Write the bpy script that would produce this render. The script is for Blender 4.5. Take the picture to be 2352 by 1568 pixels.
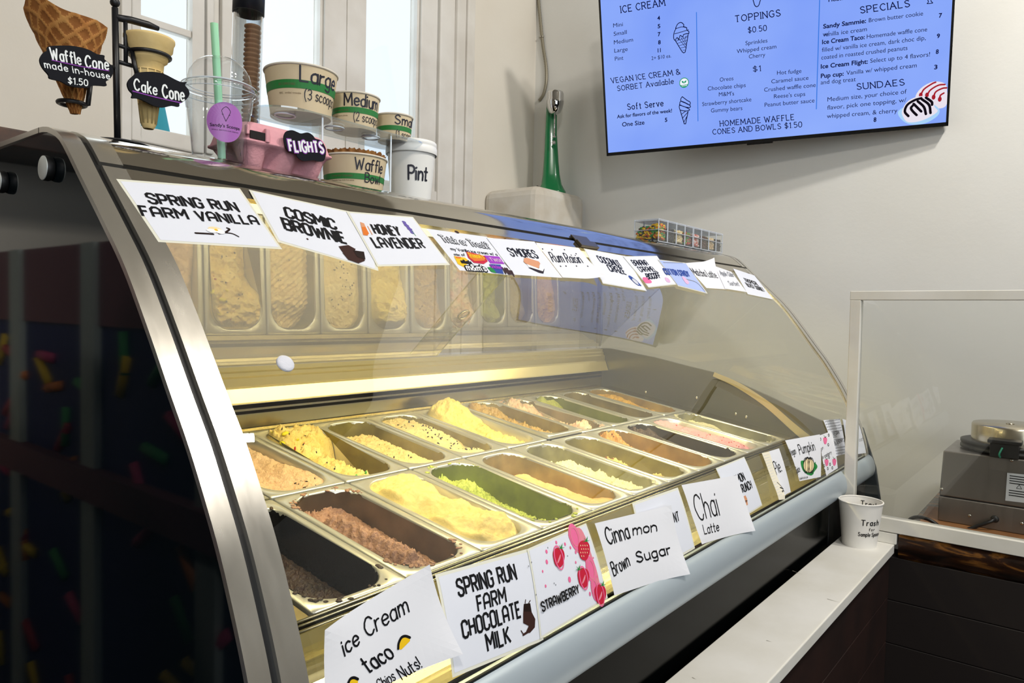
# An ice cream counter: a curved-glass gelato case below a menu screen, daylight behind.
import bpy, bmesh, math, random
from math import sin, cos, pi, radians, sqrt, atan2
from mathutils import Vector, Matrix, Euler, noise

for o in list(bpy.data.objects):
    bpy.data.objects.remove(o)
scene = bpy.context.scene
col = scene.collection
random.seed(7)

# ------------------------------------------------------------------ camera, world, lamps, exposure
W_PX, H_PX, F_PX = 2352, 1568, 1668.77
CAM = Vector((-0.56375, -1.12422, 1.28959))
CROT = Euler((radians(87.66551), radians(-1.25329), radians(-51.25906)), 'XYZ')
cd = bpy.data.cameras.new('camera'); cam = bpy.data.objects.new('camera', cd); col.objects.link(cam)
cam.location = CAM; cam.rotation_euler = CROT
cd.sensor_width = 36.0; cd.lens = F_PX / W_PX * 36.0; cd.clip_start = 0.02
scene.camera = cam
CM = CROT.to_matrix()

scene.view_settings.view_transform = 'Standard'
scene.view_settings.look = 'None'
scene.view_settings.gamma = 1.0
scene.view_settings.use_curve_mapping = False
scene.view_settings.exposure = 0.0
try:
    scene.cycles.max_bounces = 14
    scene.cycles.transparent_max_bounces = 32
    scene.cycles.glossy_bounces = 6
    scene.cycles.caustics_reflective = False
    scene.cycles.caustics_refractive = False
except Exception:
    pass

world = bpy.data.worlds.new('overcast_sky'); scene.world = world; world.use_nodes = True
bg = world.node_tree.nodes['Background']
bg.inputs[0].default_value = (0.90, 0.955, 1.0, 1); bg.inputs[1].default_value = 1.15

def lamp(name, kind, loc, energy, color, size=0.3, size_y=None, target=None, rot=None):
    ld = bpy.data.lights.new(name, kind); ld.energy = energy; ld.color = color
    if kind == 'AREA':
        ld.size = size
        if size_y: ld.shape = 'RECTANGLE'; ld.size_y = size_y
    else:
        ld.shadow_soft_size = size
    o = bpy.data.objects.new(name, ld); col.objects.link(o); o.location = loc
    if target is not None:
        o.rotation_euler = (Vector(target) - Vector(loc)).to_track_quat('-Z', 'Y').to_euler()
    elif rot is not None:
        o.rotation_euler = rot
    return o

# track lamps on the customer side, daylight from the shop front behind the camera, the strip in the case
lamp('ceiling_lamp', 'AREA', (1.45, -1.75, 3.5), 36, (1.0, 0.95, 0.88), 0.16, target=(2.2, 0.3, 1.6))
lamp('ceiling_lamp', 'AREA', (0.9, -1.9, 3.6), 24, (1.0, 0.95, 0.88), 0.16, target=(1.8, 0.3, 1.5))
lamp('ceiling_lamp', 'AREA', (-1.9, -2.3, 3.6), 40, (1.0, 0.95, 0.88), 0.3, target=(0.3, 0.1, 1.3))
lamp('shop_front_daylight', 'AREA', (-0.8, -3.9, 1.9), 68, (0.86, 0.93, 1.0), 3.4, 2.2, target=(0.9, 0.0, 1.1))
lamp('window_daylight', 'AREA', (1.0, 1.42, 2.5), 9, (0.86, 0.94, 1.0), 1.2, 1.4, rot=(radians(-90), 0, 0))
lamp('case_strip_lamp', 'AREA', (0.93, -0.10, 1.435), 16, (1.0, 0.86, 0.45), 2.0, 0.03, rot=(radians(8), 0, 0))

# ------------------------------------------------------------------ helpers
def srgb(h):
    if isinstance(h, str):
        h = h.lstrip('#'); c = [int(h[i:i + 2], 16) / 255 for i in (0, 2, 4)]
    else:
        c = h
    return tuple(x / 12.92 if x <= 0.04045 else ((x + 0.055) / 1.055) ** 2.4 for x in c) + (1.0,)

MATS = {}
def mat(name, color=None, rough=0.5, metal=0.0, spec=0.5, bump=None, var=None, emit=None, sheen=None, sss=None, coat=None, brush=None):
    """principled material; bump=(scale, strength), var=(color2, scale, amount), brush=(sx, sy, sz, amount)"""
    if name in MATS: return MATS[name]
    m = bpy.data.materials.new(name); m.use_nodes = True; MATS[name] = m
    nt = m.node_tree; b = nt.nodes['Principled BSDF']
    b.inputs['Base Color'].default_value = srgb(color or '#808080')
    b.inputs['Roughness'].default_value = rough; b.inputs['Metallic'].default_value = metal
    b.inputs['Specular IOR Level'].default_value = spec
    if coat: b.inputs['Coat Weight'].default_value = coat
    if sss:
        b.inputs['Subsurface Weight'].default_value = sss
        b.inputs['Subsurface Radius'].default_value = (0.01, 0.007, 0.004)
        b.inputs['Subsurface Scale'].default_value = 0.5
    if emit:
        b.inputs['Emission Color'].default_value = srgb(emit[0]); b.inputs['Emission Strength'].default_value = emit[1]
    tc = nt.nodes.new('ShaderNodeTexCoord')
    if var:
        n = nt.nodes.new('ShaderNodeTexNoise'); n.inputs['Scale'].default_value = var[1]; n.inputs['Detail'].default_value = 5
        nt.links.new(tc.outputs['Object'], n.inputs['Vector'])
        r = nt.nodes.new('ShaderNodeValToRGB'); r.color_ramp.elements[0].position = 0.5 - var[2] / 2; r.color_ramp.elements[1].position = 0.5 + var[2] / 2
        r.color_ramp.elements[0].color = srgb(color); r.color_ramp.elements[1].color = srgb(var[0])
        nt.links.new(n.outputs['Fac'], r.inputs['Fac']); nt.links.new(r.outputs['Color'], b.inputs['Base Color'])
    if bump:
        n = nt.nodes.new('ShaderNodeTexNoise'); n.inputs['Scale'].default_value = bump[0]; n.inputs['Detail'].default_value = 6
        nt.links.new(tc.outputs['Object'], n.inputs['Vector'])
        bp = nt.nodes.new('ShaderNodeBump'); bp.inputs['Strength'].default_value = bump[1]; bp.inputs['Distance'].default_value = 0.004
        nt.links.new(n.outputs['Fac'], bp.inputs['Height']); nt.links.new(bp.outputs['Normal'], b.inputs['Normal'])
    if brush:
        mp = nt.nodes.new('ShaderNodeMapping'); mp.inputs['Scale'].default_value = brush[:3]
        n = nt.nodes.new('ShaderNodeTexNoise'); n.inputs['Scale'].default_value = 1.0; n.inputs['Detail'].default_value = 4
        nt.links.new(tc.outputs['Object'], mp.inputs['Vector']); nt.links.new(mp.outputs['Vector'], n.inputs['Vector'])
        mr = nt.nodes.new('ShaderNodeMapRange'); mr.inputs['To Min'].default_value = max(0.02, rough - brush[3]); mr.inputs['To Max'].default_value = rough + brush[3]
        nt.links.new(n.outputs['Fac'], mr.inputs['Value']); nt.links.new(mr.outputs['Result'], b.inputs['Roughness'])
    return m

def glass_mat(name, tint=(1, 1, 1), refl=1.0, base=0.04, rough=0.0, dark=None):
    """a clear sheet: light goes straight through, a Fresnel share is mirrored"""
    if name in MATS: return MATS[name]
    m = bpy.data.materials.new(name); m.use_nodes = True; MATS[name] = m
    nt = m.node_tree; nt.nodes.clear()
    out = nt.nodes.new('ShaderNodeOutputMaterial')
    tr = nt.nodes.new('ShaderNodeBsdfTransparent'); tr.inputs[0].default_value = tint + (1,)
    gl = nt.nodes.new('ShaderNodeBsdfGlossy'); gl.inputs['Roughness'].default_value = rough
    lw = nt.nodes.new('ShaderNodeLayerWeight'); lw.inputs['Blend'].default_value = 0.5
    pw = nt.nodes.new('ShaderNodeMath'); pw.operation = 'POWER'; pw.inputs[1].default_value = 4.0
    mu = nt.nodes.new('ShaderNodeMath'); mu.operation = 'MULTIPLY_ADD'; mu.inputs[1].default_value = refl; mu.inputs[2].default_value = base; mu.use_clamp = True
    mx = nt.nodes.new('ShaderNodeMixShader')
    nt.links.new(lw.outputs['Facing'], pw.inputs[0]); nt.links.new(pw.outputs[0], mu.inputs[0])
    nt.links.new(mu.outputs[0], mx.inputs['Fac'])
    nt.links.new(tr.outputs[0], mx.inputs[1]); nt.links.new(gl.outputs[0], mx.inputs[2])
    nt.links.new(mx.outputs[0], out.inputs['Surface'])
    return m

def frost_mat(name, c, a):
    """milky clear plastic: part light straight through, part scattered"""
    if name in MATS: return MATS[name]
    m = bpy.data.materials.new(name); m.use_nodes = True; MATS[name] = m; nt = m.node_tree; nt.nodes.clear()
    out = nt.nodes.new('ShaderNodeOutputMaterial'); tr = nt.nodes.new('ShaderNodeBsdfTransparent'); p = nt.nodes.new('ShaderNodeBsdfPrincipled')
    p.inputs['Base Color'].default_value = srgb(c); p.inputs['Roughness'].default_value = .15; mx = nt.nodes.new('ShaderNodeMixShader'); mx.inputs[0].default_value = a
    nt.links.new(tr.outputs[0], mx.inputs[1]); nt.links.new(p.outputs[0], mx.inputs[2]); nt.links.new(mx.outputs[0], out.inputs[0]); return m

class MB:
    """collects faces, then links them as ONE mesh object"""
    def __init__(s): s.v = []; s.f = []; s.m = []; s.sm = []
    def add(s, verts, faces, mi=0, smooth=False):
        n = len(s.v); s.v += [Vector(p) for p in verts]
        for f in faces: s.f.append([i + n for i in f]); s.m.append(mi); s.sm.append(smooth)
    def box(s, lo, hi, mi=0, M=None):
        x0, y0, z0 = lo; x1, y1, z1 = hi
        V = [Vector(p) for p in ((x0, y0, z0), (x1, y0, z0), (x1, y1, z0), (x0, y1, z0), (x0, y0, z1), (x1, y0, z1), (x1, y1, z1), (x0, y1, z1))]
        if M: V = [M @ p for p in V]
        s.add(V, [(3, 2, 1, 0), (4, 5, 6, 7), (0, 1, 5, 4), (1, 2, 6, 5), (2, 3, 7, 6), (3, 0, 4, 7)], mi)
    def tube(s, pts, r, n=10, mi=0, closed=False, cap=True):
        pts = [Vector(p) for p in pts]; N = len(pts); rs = r if isinstance(r, (list, tuple)) else [r] * N
        up = None; rings = []
        for i, p in enumerate(pts):
            a = pts[(i - 1) % N] if (closed or i > 0) else p; b = pts[(i + 1) % N] if (closed or i < N - 1) else p
            t = (b - a).normalized()
            if up is None: up = t.orthogonal().normalized()
            up = (up - t * up.dot(t)); up = up.normalized() if up.length > 1e-6 else t.orthogonal().normalized()
            w = t.cross(up)
            rings.append([p + (up * cos(2 * pi * k / n) + w * sin(2 * pi * k / n)) * rs[i] for k in range(n)])
        V = [q for R_ in rings for q in R_]; F = []
        for i in range(N if closed else N - 1):
            j = (i + 1) % N
            for k in range(n): F.append((i * n + k, i * n + (k + 1) % n, j * n + (k + 1) % n, j * n + k))
        if cap and not closed: F += [tuple(range(n))[::-1], tuple((N - 1) * n + k for k in range(n))]
        s.add(V, F, mi, True)
    def lathe(s, prof, c=(0, 0, 0), n=40, mi=0, M=None, a0=0.0, a1=2 * pi, smooth=True):
        full = abs(a1 - a0 - 2 * pi) < 1e-6; nn = n if full else n + 1
        V = []
        for r, z in prof:
            for k in range(nn):
                a = a0 + (a1 - a0) * k / n; V.append(Vector((r * cos(a), r * sin(a), z)))
        if M: V = [M @ p for p in V]
        V = [p + Vector(c) for p in V]
        F = []
        for i in range(len(prof) - 1):
            for k in range(n):
                k2 = (k + 1) % nn if full else k + 1
                F.append((i * nn + k, i * nn + k2, (i + 1) * nn + k2, (i + 1) * nn + k))
        s.add(V, F, mi, smooth)
    def prism(s, poly, d, mi=0, smooth=False):
        """poly: closed list of 3D points in a plane, pushed by vector d"""
        poly = [Vector(p) for p in poly]; d = Vector(d); n = len(poly)
        V = poly + [p + d for p in poly]
        F = [tuple(range(n))[::-1], tuple(range(n, 2 * n))] + [(i, (i + 1) % n, n + (i + 1) % n, n + i) for i in range(n)]
        s.add(V, F, mi, smooth)
    def grid(s, P, mi=0, smooth=True, closed=False):
        """P[i][j] points"""
        a, b = len(P), len(P[0]); V = [q for r in P for q in r]; F = []
        for i in range(a - 1):
            for j in range(b if closed else b - 1):
                j2 = (j + 1) % b
                F.append((i * b + j, i * b + j2, (i + 1) * b + j2, (i + 1) * b + j))
        s.add(V, F, mi, smooth)
    def ball(s, c, r, mi=0, n=12, m=8, M=None):
        prof = [(sin(pi * i / m), -cos(pi * i / m)) for i in range(m + 1)]
        rr = r if isinstance(r, (tuple, list)) else (r, r, r)
        T = Matrix.Diagonal(rr + (1,) if isinstance(rr, tuple) else tuple(rr) + (1,))
        if M: T = M.to_4x4() @ T
        s.lathe(prof, c, n, mi, T)
    def build(s, name, mats, parent=None, bevel=None, fix=True):
        me = bpy.data.meshes.new(name)
        off = Vector((0, 0, 0)); p = parent
        while p is not None: off += p.location; p = p.parent
        me.from_pydata([tuple(q - off) for q in s.v], [], s.f)
        for m in (mats if isinstance(mats, (list, tuple)) else [mats]): me.materials.append(m)
        for i, pl in enumerate(me.polygons): pl.material_index = s.m[i]; pl.use_smooth = s.sm[i]
        if fix:
            bm = bmesh.new(); bm.from_mesh(me); bmesh.ops.remove_doubles(bm, verts=bm.verts, dist=1e-6); bmesh.ops.recalc_face_normals(bm, faces=bm.faces); bm.to_mesh(me); bm.free()
        me.update()
        o = bpy.data.objects.new(name, me); col.objects.link(o)
        if parent: o.parent = parent
        if bevel:
            md = o.modifiers.new('bevel', 'BEVEL'); md.width = bevel; md.segments = 3; md.limit_method = 'ANGLE'; md.angle_limit = radians(40)
        return o

def tag(o, label=None, cat=None, group=None, kind=None):
    if label: o['label'] = label
    if cat: o['category'] = cat
    if group: o['group'] = group
    if kind: o['kind'] = kind
    return o
def thing(name, loc, label, cat, group=None):
    o = bpy.data.objects.new(name, None); col.objects.link(o); o.location = loc; o.empty_display_size = 0.05
    return tag(o, label, cat, group)
def struct(name, mb, m, bevel=None):
    return tag(mb.build(name, m, bevel=bevel), kind='structure')
def spline(pts, n=6, closed=False):
    P = [Vector(p) for p in pts]; N = len(P); out = []
    if N < 3 and not closed: return P
    for i in range(N if closed else N - 1):
        a = P[(i - 1) % N] if (closed or i) else P[0] * 2 - P[1]
        b = P[i]; c = P[(i + 1) % N]
        d = P[(i + 2) % N] if (closed or i < N - 2) else P[-1] * 2 - P[-2]
        for k in range(n):
            t = k / n
            out.append(0.5 * ((2 * b) + (c - a) * t + (2 * a - 5 * b + 4 * c - d) * t * t + (3 * b - a - 3 * c + d) * t ** 3))
    if not closed: out.append(P[-1])
    return out

# sight lines of the surveyed photograph, used to read positions off known surfaces
def sight(u, v): return CM @ Vector(((u - 1176) / F_PX, -(v - 784) / F_PX, -1.0))
def on_x(u, v, X): d = sight(u, v); return CAM + d * ((X - CAM.x) / d.x)
def on_y(u, v, Y): d = sight(u, v); return CAM + d * ((Y - CAM.y) / d.y)
def on_z(u, v, Z): d = sight(u, v); return CAM + d * ((Z - CAM.z) / d.z)

# front profile of the case (y, z): flat top, rounded lip, bowed glass down to the bumper
PR = [(-0.02, 1.52), (-0.045, 1.518), (-0.07, 1.511), (-0.10, 1.496), (-0.16, 1.441), (-0.22, 1.386), (-0.276, 1.332), (-0.33, 1.266), (-0.383, 1.196), (-0.42, 1.148), (-0.451, 1.101), (-0.479, 1.055), (-0.504, 1.005), (-0.528, .95), (-0.545, .90), (-0.558, .85), (-.567, .80)]
PS = [(p.x, p.y) for p in spline([(a, b, 0) for a, b in PR], 8)]
SL = [0.0]
for i in range(1, len(PS)): SL.append(SL[-1] + math.hypot(PS[i][0] - PS[i - 1][0], PS[i][1] - PS[i - 1][1]))
def prof(s, off=0.0):
    """point of the profile at arc length s, off metres outward -> (y, z)"""
    i = 0
    while i < len(SL) - 2 and SL[i + 1] < s: i += 1
    t = (s - SL[i]) / (SL[i + 1] - SL[i]); a = PS[i]; b = PS[i + 1]
    dy, dz = b[0] - a[0], b[1] - a[1]; L = math.hypot(dy, dz)
    return a[0] + dy * t + off * dz / L, a[1] + dz * t - off * dy / L
def on_glass(u, v):
    """sight line to (X, s) on the developed front glass"""
    d = sight(u, v); best = None
    g = [(p[0] - CAM.y) * d.z - (p[1] - CAM.z) * d.y for p in PS]
    for i in range(len(g) - 1):
        if g[i] * g[i + 1] <= 0 and g[i] != g[i + 1]:
            t = g[i] / (g[i] - g[i + 1]); y = PS[i][0] * (1 - t) + PS[i + 1][0] * t
            k = (y - CAM.y) / d.y
            if k > 0 and (best is None or k < best[2]): best = (CAM.x + d.x * k, SL[i] * (1 - t) + SL[i + 1] * t, k)
    return Vector((best[0], best[1], 0))
# ------------------------------------------------------------------ lettering (strokes drawn as flat ribbons)
SK = {  # width; strokes: plain = straight, ~ = rounded, o = closed round; cap height 1
'A': '.7;0 0 .35 1 .7 0;.13 .36 .57 .36', 'B': '.58;0 0 0 1;~0 1 .36 1 .52 .77 .36 .53 0 .53;~0 .53 .4 .53 .58 .27 .4 0 0 0',
'C': '.62;~.62 .82 .42 1 .16 .9 0 .5 .16 .1 .42 0 .62 .18', 'D': '.64;0 0 0 1;~0 1 .32 1 .58 .8 .64 .5 .58 .2 .32 0 0 0',
'E': '.52;.52 0 0 0 0 1 .52 1;0 .52 .42 .52', 'F': '.5;0 0 0 1 .5 1;0 .52 .4 .52',
'G': '.64;~.62 .82 .42 1 .16 .9 0 .5 .16 .1 .42 0 .62 .15;.62 .15 .62 .45 .38 .45', 'H': '.6;0 0 0 1;.6 0 .6 1;0 .52 .6 .52',
'I': '.02;.01 0 .01 1', 'J': '.4;~.4 1 .4 .25 .28 0 .1 .02 0 .2', 'K': '.58;0 0 0 1;.56 1 0 .42;.18 .58 .58 0', 'L': '.5;0 1 0 0 .5 0',
'M': '.8;0 0 .05 1 .4 .25 .75 1 .8 0', 'N': '.6;0 0 0 1 .6 0 .6 1', 'O': '.7;o.35 1 .08 .8 0 .5 .08 .2 .35 0 .62 .2 .7 .5 .62 .8',
'P': '.55;0 0 0 1;~0 1 .38 1 .55 .75 .38 .48 0 .48', 'Q': '.7;o.35 1 .08 .8 0 .5 .08 .2 .35 0 .62 .2 .7 .5 .62 .8;.45 .25 .7 -.05',
'R': '.58;0 0 0 1;~0 1 .38 1 .55 .75 .38 .5 0 .5;.25 .5 .58 0', 'S': '.54;~.52 .84 .3 1 .06 .85 .1 .62 .45 .42 .54 .18 .28 0 0 .16',
'T': '.62;0 1 .62 1;.31 1 .31 0', 'U': '.6;~0 1 0 .3 .12 .04 .3 0 .48 .04 .6 .3 .6 1', 'V': '.66;0 1 .33 0 .66 1',
'W': '.9;0 1 .22 0 .45 .8 .68 0 .9 1', 'X': '.6;0 1 .6 0;.6 1 0 0', 'Y': '.6;0 1 .3 .5 .6 1;.3 .5 .3 0', 'Z': '.56;0 1 .56 1 0 0 .56 0',
'a': '.45;o.44 .5 .25 .62 .05 .5 0 .3 .06 .08 .24 0 .42 .12;.45 .62 .45 0', 'b': '.46;0 1 0 0;o.02 .12 .2 0 .4 .08 .46 .31 .4 .54 .2 .62 .02 .5',
'c': '.42;~.42 .5 .26 .62 .06 .52 0 .31 .06 .1 .26 0 .42 .12', 'd': '.46;.45 1 .45 0;o.44 .5 .25 .62 .05 .5 0 .3 .06 .08 .24 0 .42 .12',
'e': '.46;~.02 .33 .44 .34 .4 .54 .22 .62 .05 .5 0 .3 .07 .08 .25 0 .44 .1', 'f': '.34;~.34 .95 .22 1 .13 .85 .12 .5 .12 0;0 .6 .3 .6',
'g': '.45;o.44 .5 .25 .62 .05 .5 0 .3 .06 .08 .24 0 .42 .12;~.45 .62 .45 -.15 .3 -.33 .05 -.25', 'h': '.44;0 1 0 0;~0 .42 .18 .62 .38 .54 .44 .35 .44 0',
'i': '.02;.01 .62 .01 0;.0 .83 .02 .87', 'j': '.16;~.14 .62 .14 -.15 0 -.32;.13 .83 .15 .87', 'k': '.42;0 1 0 0;.38 .62 0 .24;.13 .36 .42 0',
'l': '.02;.01 1 .01 0', 'm': '.7;0 .62 0 0;~0 .42 .13 .62 .28 .58 .34 .4 .34 0;~.34 .42 .48 .62 .64 .58 .7 .4 .7 0', 'n': '.44;0 .62 0 0;~0 .42 .18 .62 .38 .54 .44 .35 .44 0',
'o': '.48;o.24 .62 .05 .52 0 .31 .05 .1 .24 0 .43 .1 .48 .31 .43 .52', 'p': '.46;0 .62 0 -.33;o.02 .12 .2 0 .4 .08 .46 .31 .4 .54 .2 .62 .02 .5', 'q': '.46;.45 .62 .45 -.33;o.44 .5 .25 .62 .05 .5 0 .3 .06 .08 .24 0 .42 .12',
'r': '.3;0 .62 0 0;~0 .38 .1 .56 .3 .6', 's': '.38;~.36 .52 .2 .62 .04 .52 .08 .37 .3 .27 .37 .12 .2 0 0 .1', 't': '.34;.14 .92 .14 .0 .3 0;0 .62 .32 .62',
'u': '.44;~0 .62 0 .25 .06 .06 .22 0 .38 .1 .44 .25;.44 .62 .44 0', 'v': '.42;0 .62 .21 0 .42 .62', 'w': '.64;0 .62 .16 0 .32 .55 .48 0 .64 .62', 'x': '.42;0 .62 .42 0;.42 .62 0 0',
'y': '.44;0 .62 .22 .05;~.44 .62 .22 .05 .1 -.25 -.02 -.3', 'z': '.4;0 .62 .4 .62 0 0 .4 0',
'0': '.55;o.27 1 .06 .85 0 .5 .06 .15 .27 0 .49 .15 .55 .5 .49 .85', '1': '.2;0 .8 .18 1 .18 0', '2': '.5;~0 .8 .22 1 .46 .88 .42 .6 .2 .3 0 0;0 0 .5 0',
'3': '.5;~0 .88 .22 1 .46 .85 .4 .6 .18 .53;~.18 .53 .45 .45 .48 .18 .25 0 0 .14', '4': '.56;.42 0 .42 1 0 .3 .56 .3', '5': '.5;.46 1 .06 1 .03 .56;~.03 .56 .25 .63 .48 .5 .48 .18 .25 0 0 .1',
'6': '.5;~.42 1 .1 .6 0 .28 .1 .04 .26 0 .46 .1 .48 .35 .3 .55 .05 .4', '7': '.5;0 1 .5 1 .15 0', '8': '.5;o.25 1 .06 .88 .1 .62 .4 .42 .48 .18 .25 0 .02 .18 .1 .42 .4 .62 .44 .88', '9': '.5;~.46 .6 .2 .45 .02 .62 .1 .95 .3 1 .47 .85 .46 .5 .3 0',
'$': '.54;~.52 .8 .3 .92 .06 .8 .1 .6 .45 .42 .54 .22 .28 .08 0 .2;.28 1.08 .28 -.08', '&': '.7;~.7 0 .15 .7 .15 .93 .33 1 .45 .88 .35 .65 .05 .35 .05 .1 .25 0 .45 .08 .68 .45',
"'": '.06;.04 1 .0 .78', '.': '.04;.0 .0 .03 .05', ',': '.08;.06 .06 0 -.12', '!': '.04;.02 1 .02 .3;.0 .0 .03 .05', ':': '.04;.0 .0 .03 .05;.0 .5 .03 .55', '-': '.3;0 .35 .3 .35', '/': '.4;0 -.1 .4 1',
'(': '.2;~.2 1.05 .03 .75 0 .4 .05 .1 .2 -.2', ')': '.2;~0 1.05 .17 .75 .2 .4 .15 .1 0 -.2', '?': '.42;~0 .8 .18 1 .4 .88 .38 .65 .2 .5 .2 .28;.19 0 .21 .05', '+': '.4;0 .4 .4 .4;.2 .2 .2 .6'}
_w, _c = .46, .13
def _oct(l=0, r=_w, b=0, t=1, c=_c): return f'{l+c} {b} {r-c} {b} {r} {b+c} {r} {t-c} {r-c} {t} {l+c} {t} {l} {t-c} {l} {b+c}'
BK = {  # condensed chamfered capitals
'A': '.5;0 0 0 .8 .15 1 .35 1 .5 .8 .5 0;0 .4 .5 .4', 'B': '.46;0 0 0 1 .34 1 .46 .9 .46 .63 .36 .53 0 .53;.36 .53 .46 .42 .46 .12 .34 0 0 0',
'C': '.46;.46 .7 .46 .87 .33 1 .13 1 0 .87 0 .13 .13 0 .33 0 .46 .13 .46 .3', 'D': '.46;0 0 0 1 .32 1 .46 .86 .46 .14 .32 0 0 0', 'E': '.38;.38 0 0 0 0 1 .38 1;0 .52 .32 .52',
'F': '.38;0 0 0 1 .38 1;0 .52 .32 .52', 'G': '.46;.46 .7 .46 .87 .33 1 .13 1 0 .87 0 .13 .13 0 .33 0 .46 .13 .46 .48 .26 .48', 'H': '.46;0 0 0 1;.46 0 .46 1;0 .52 .46 .52',
'I': '.0;0 0 0 1', 'J': '.4;.4 1 .4 .13 .28 0 .12 0 0 .13 0 .28', 'K': '.46;0 0 0 1;.44 1 .02 .47;.12 .57 .46 0', 'L': '.38;0 1 0 0 .38 0', 'M': '.6;0 0 0 1 .3 .4 .6 1 .6 0', 'N': '.48;0 0 0 1 .48 0 .48 1',
'O': '.46;x' + _oct(), 'P': '.46;0 0 0 1 .34 1 .46 .88 .46 .56 .34 .44 0 .44', 'R': '.46;0 0 0 1 .34 1 .46 .88 .46 .6 .36 .5 0 .5;.22 .5 .46 0', 'S': '.46;.46 .72 .46 .87 .33 1 .13 1 0 .87 0 .65 .46 .38 .46 .13 .33 0 .13 0 0 .13 0 .28',
'T': '.44;0 1 .44 1;.22 1 .22 0', 'U': '.46;0 1 0 .13 .13 0 .33 0 .46 .13 .46 1', 'V': '.5;0 1 .25 0 .5 1', 'W': '.74;0 1 .18 0 .37 .75 .56 0 .74 1', 'X': '.48;0 1 .48 0;.48 1 0 0', 'Y': '.48;0 1 .24 .48 .48 1;.24 .48 .24 0',
'Z': '.42;0 1 .42 1 0 0 .42 0', "'": '.0;0 1 0 .75'}
def glyph(ch, font):
    g = font.get(ch)
    if g is None: return (0.3, [])
    parts = g.split(';'); out = []
    for st in parts[1:]:
        k = st[0] if st[0] in '~ox' else ''
        q = [float(x) for x in st[len(k):].split()]
        P = [Vector((q[i], q[i + 1], 0)) for i in range(0, len(q), 2)]
        if k in ('~', 'o'): P = spline(P, 5, k == 'o')
        out.append((P, k in ('o', 'x')))
    return (float(parts[0]), out)

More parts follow.
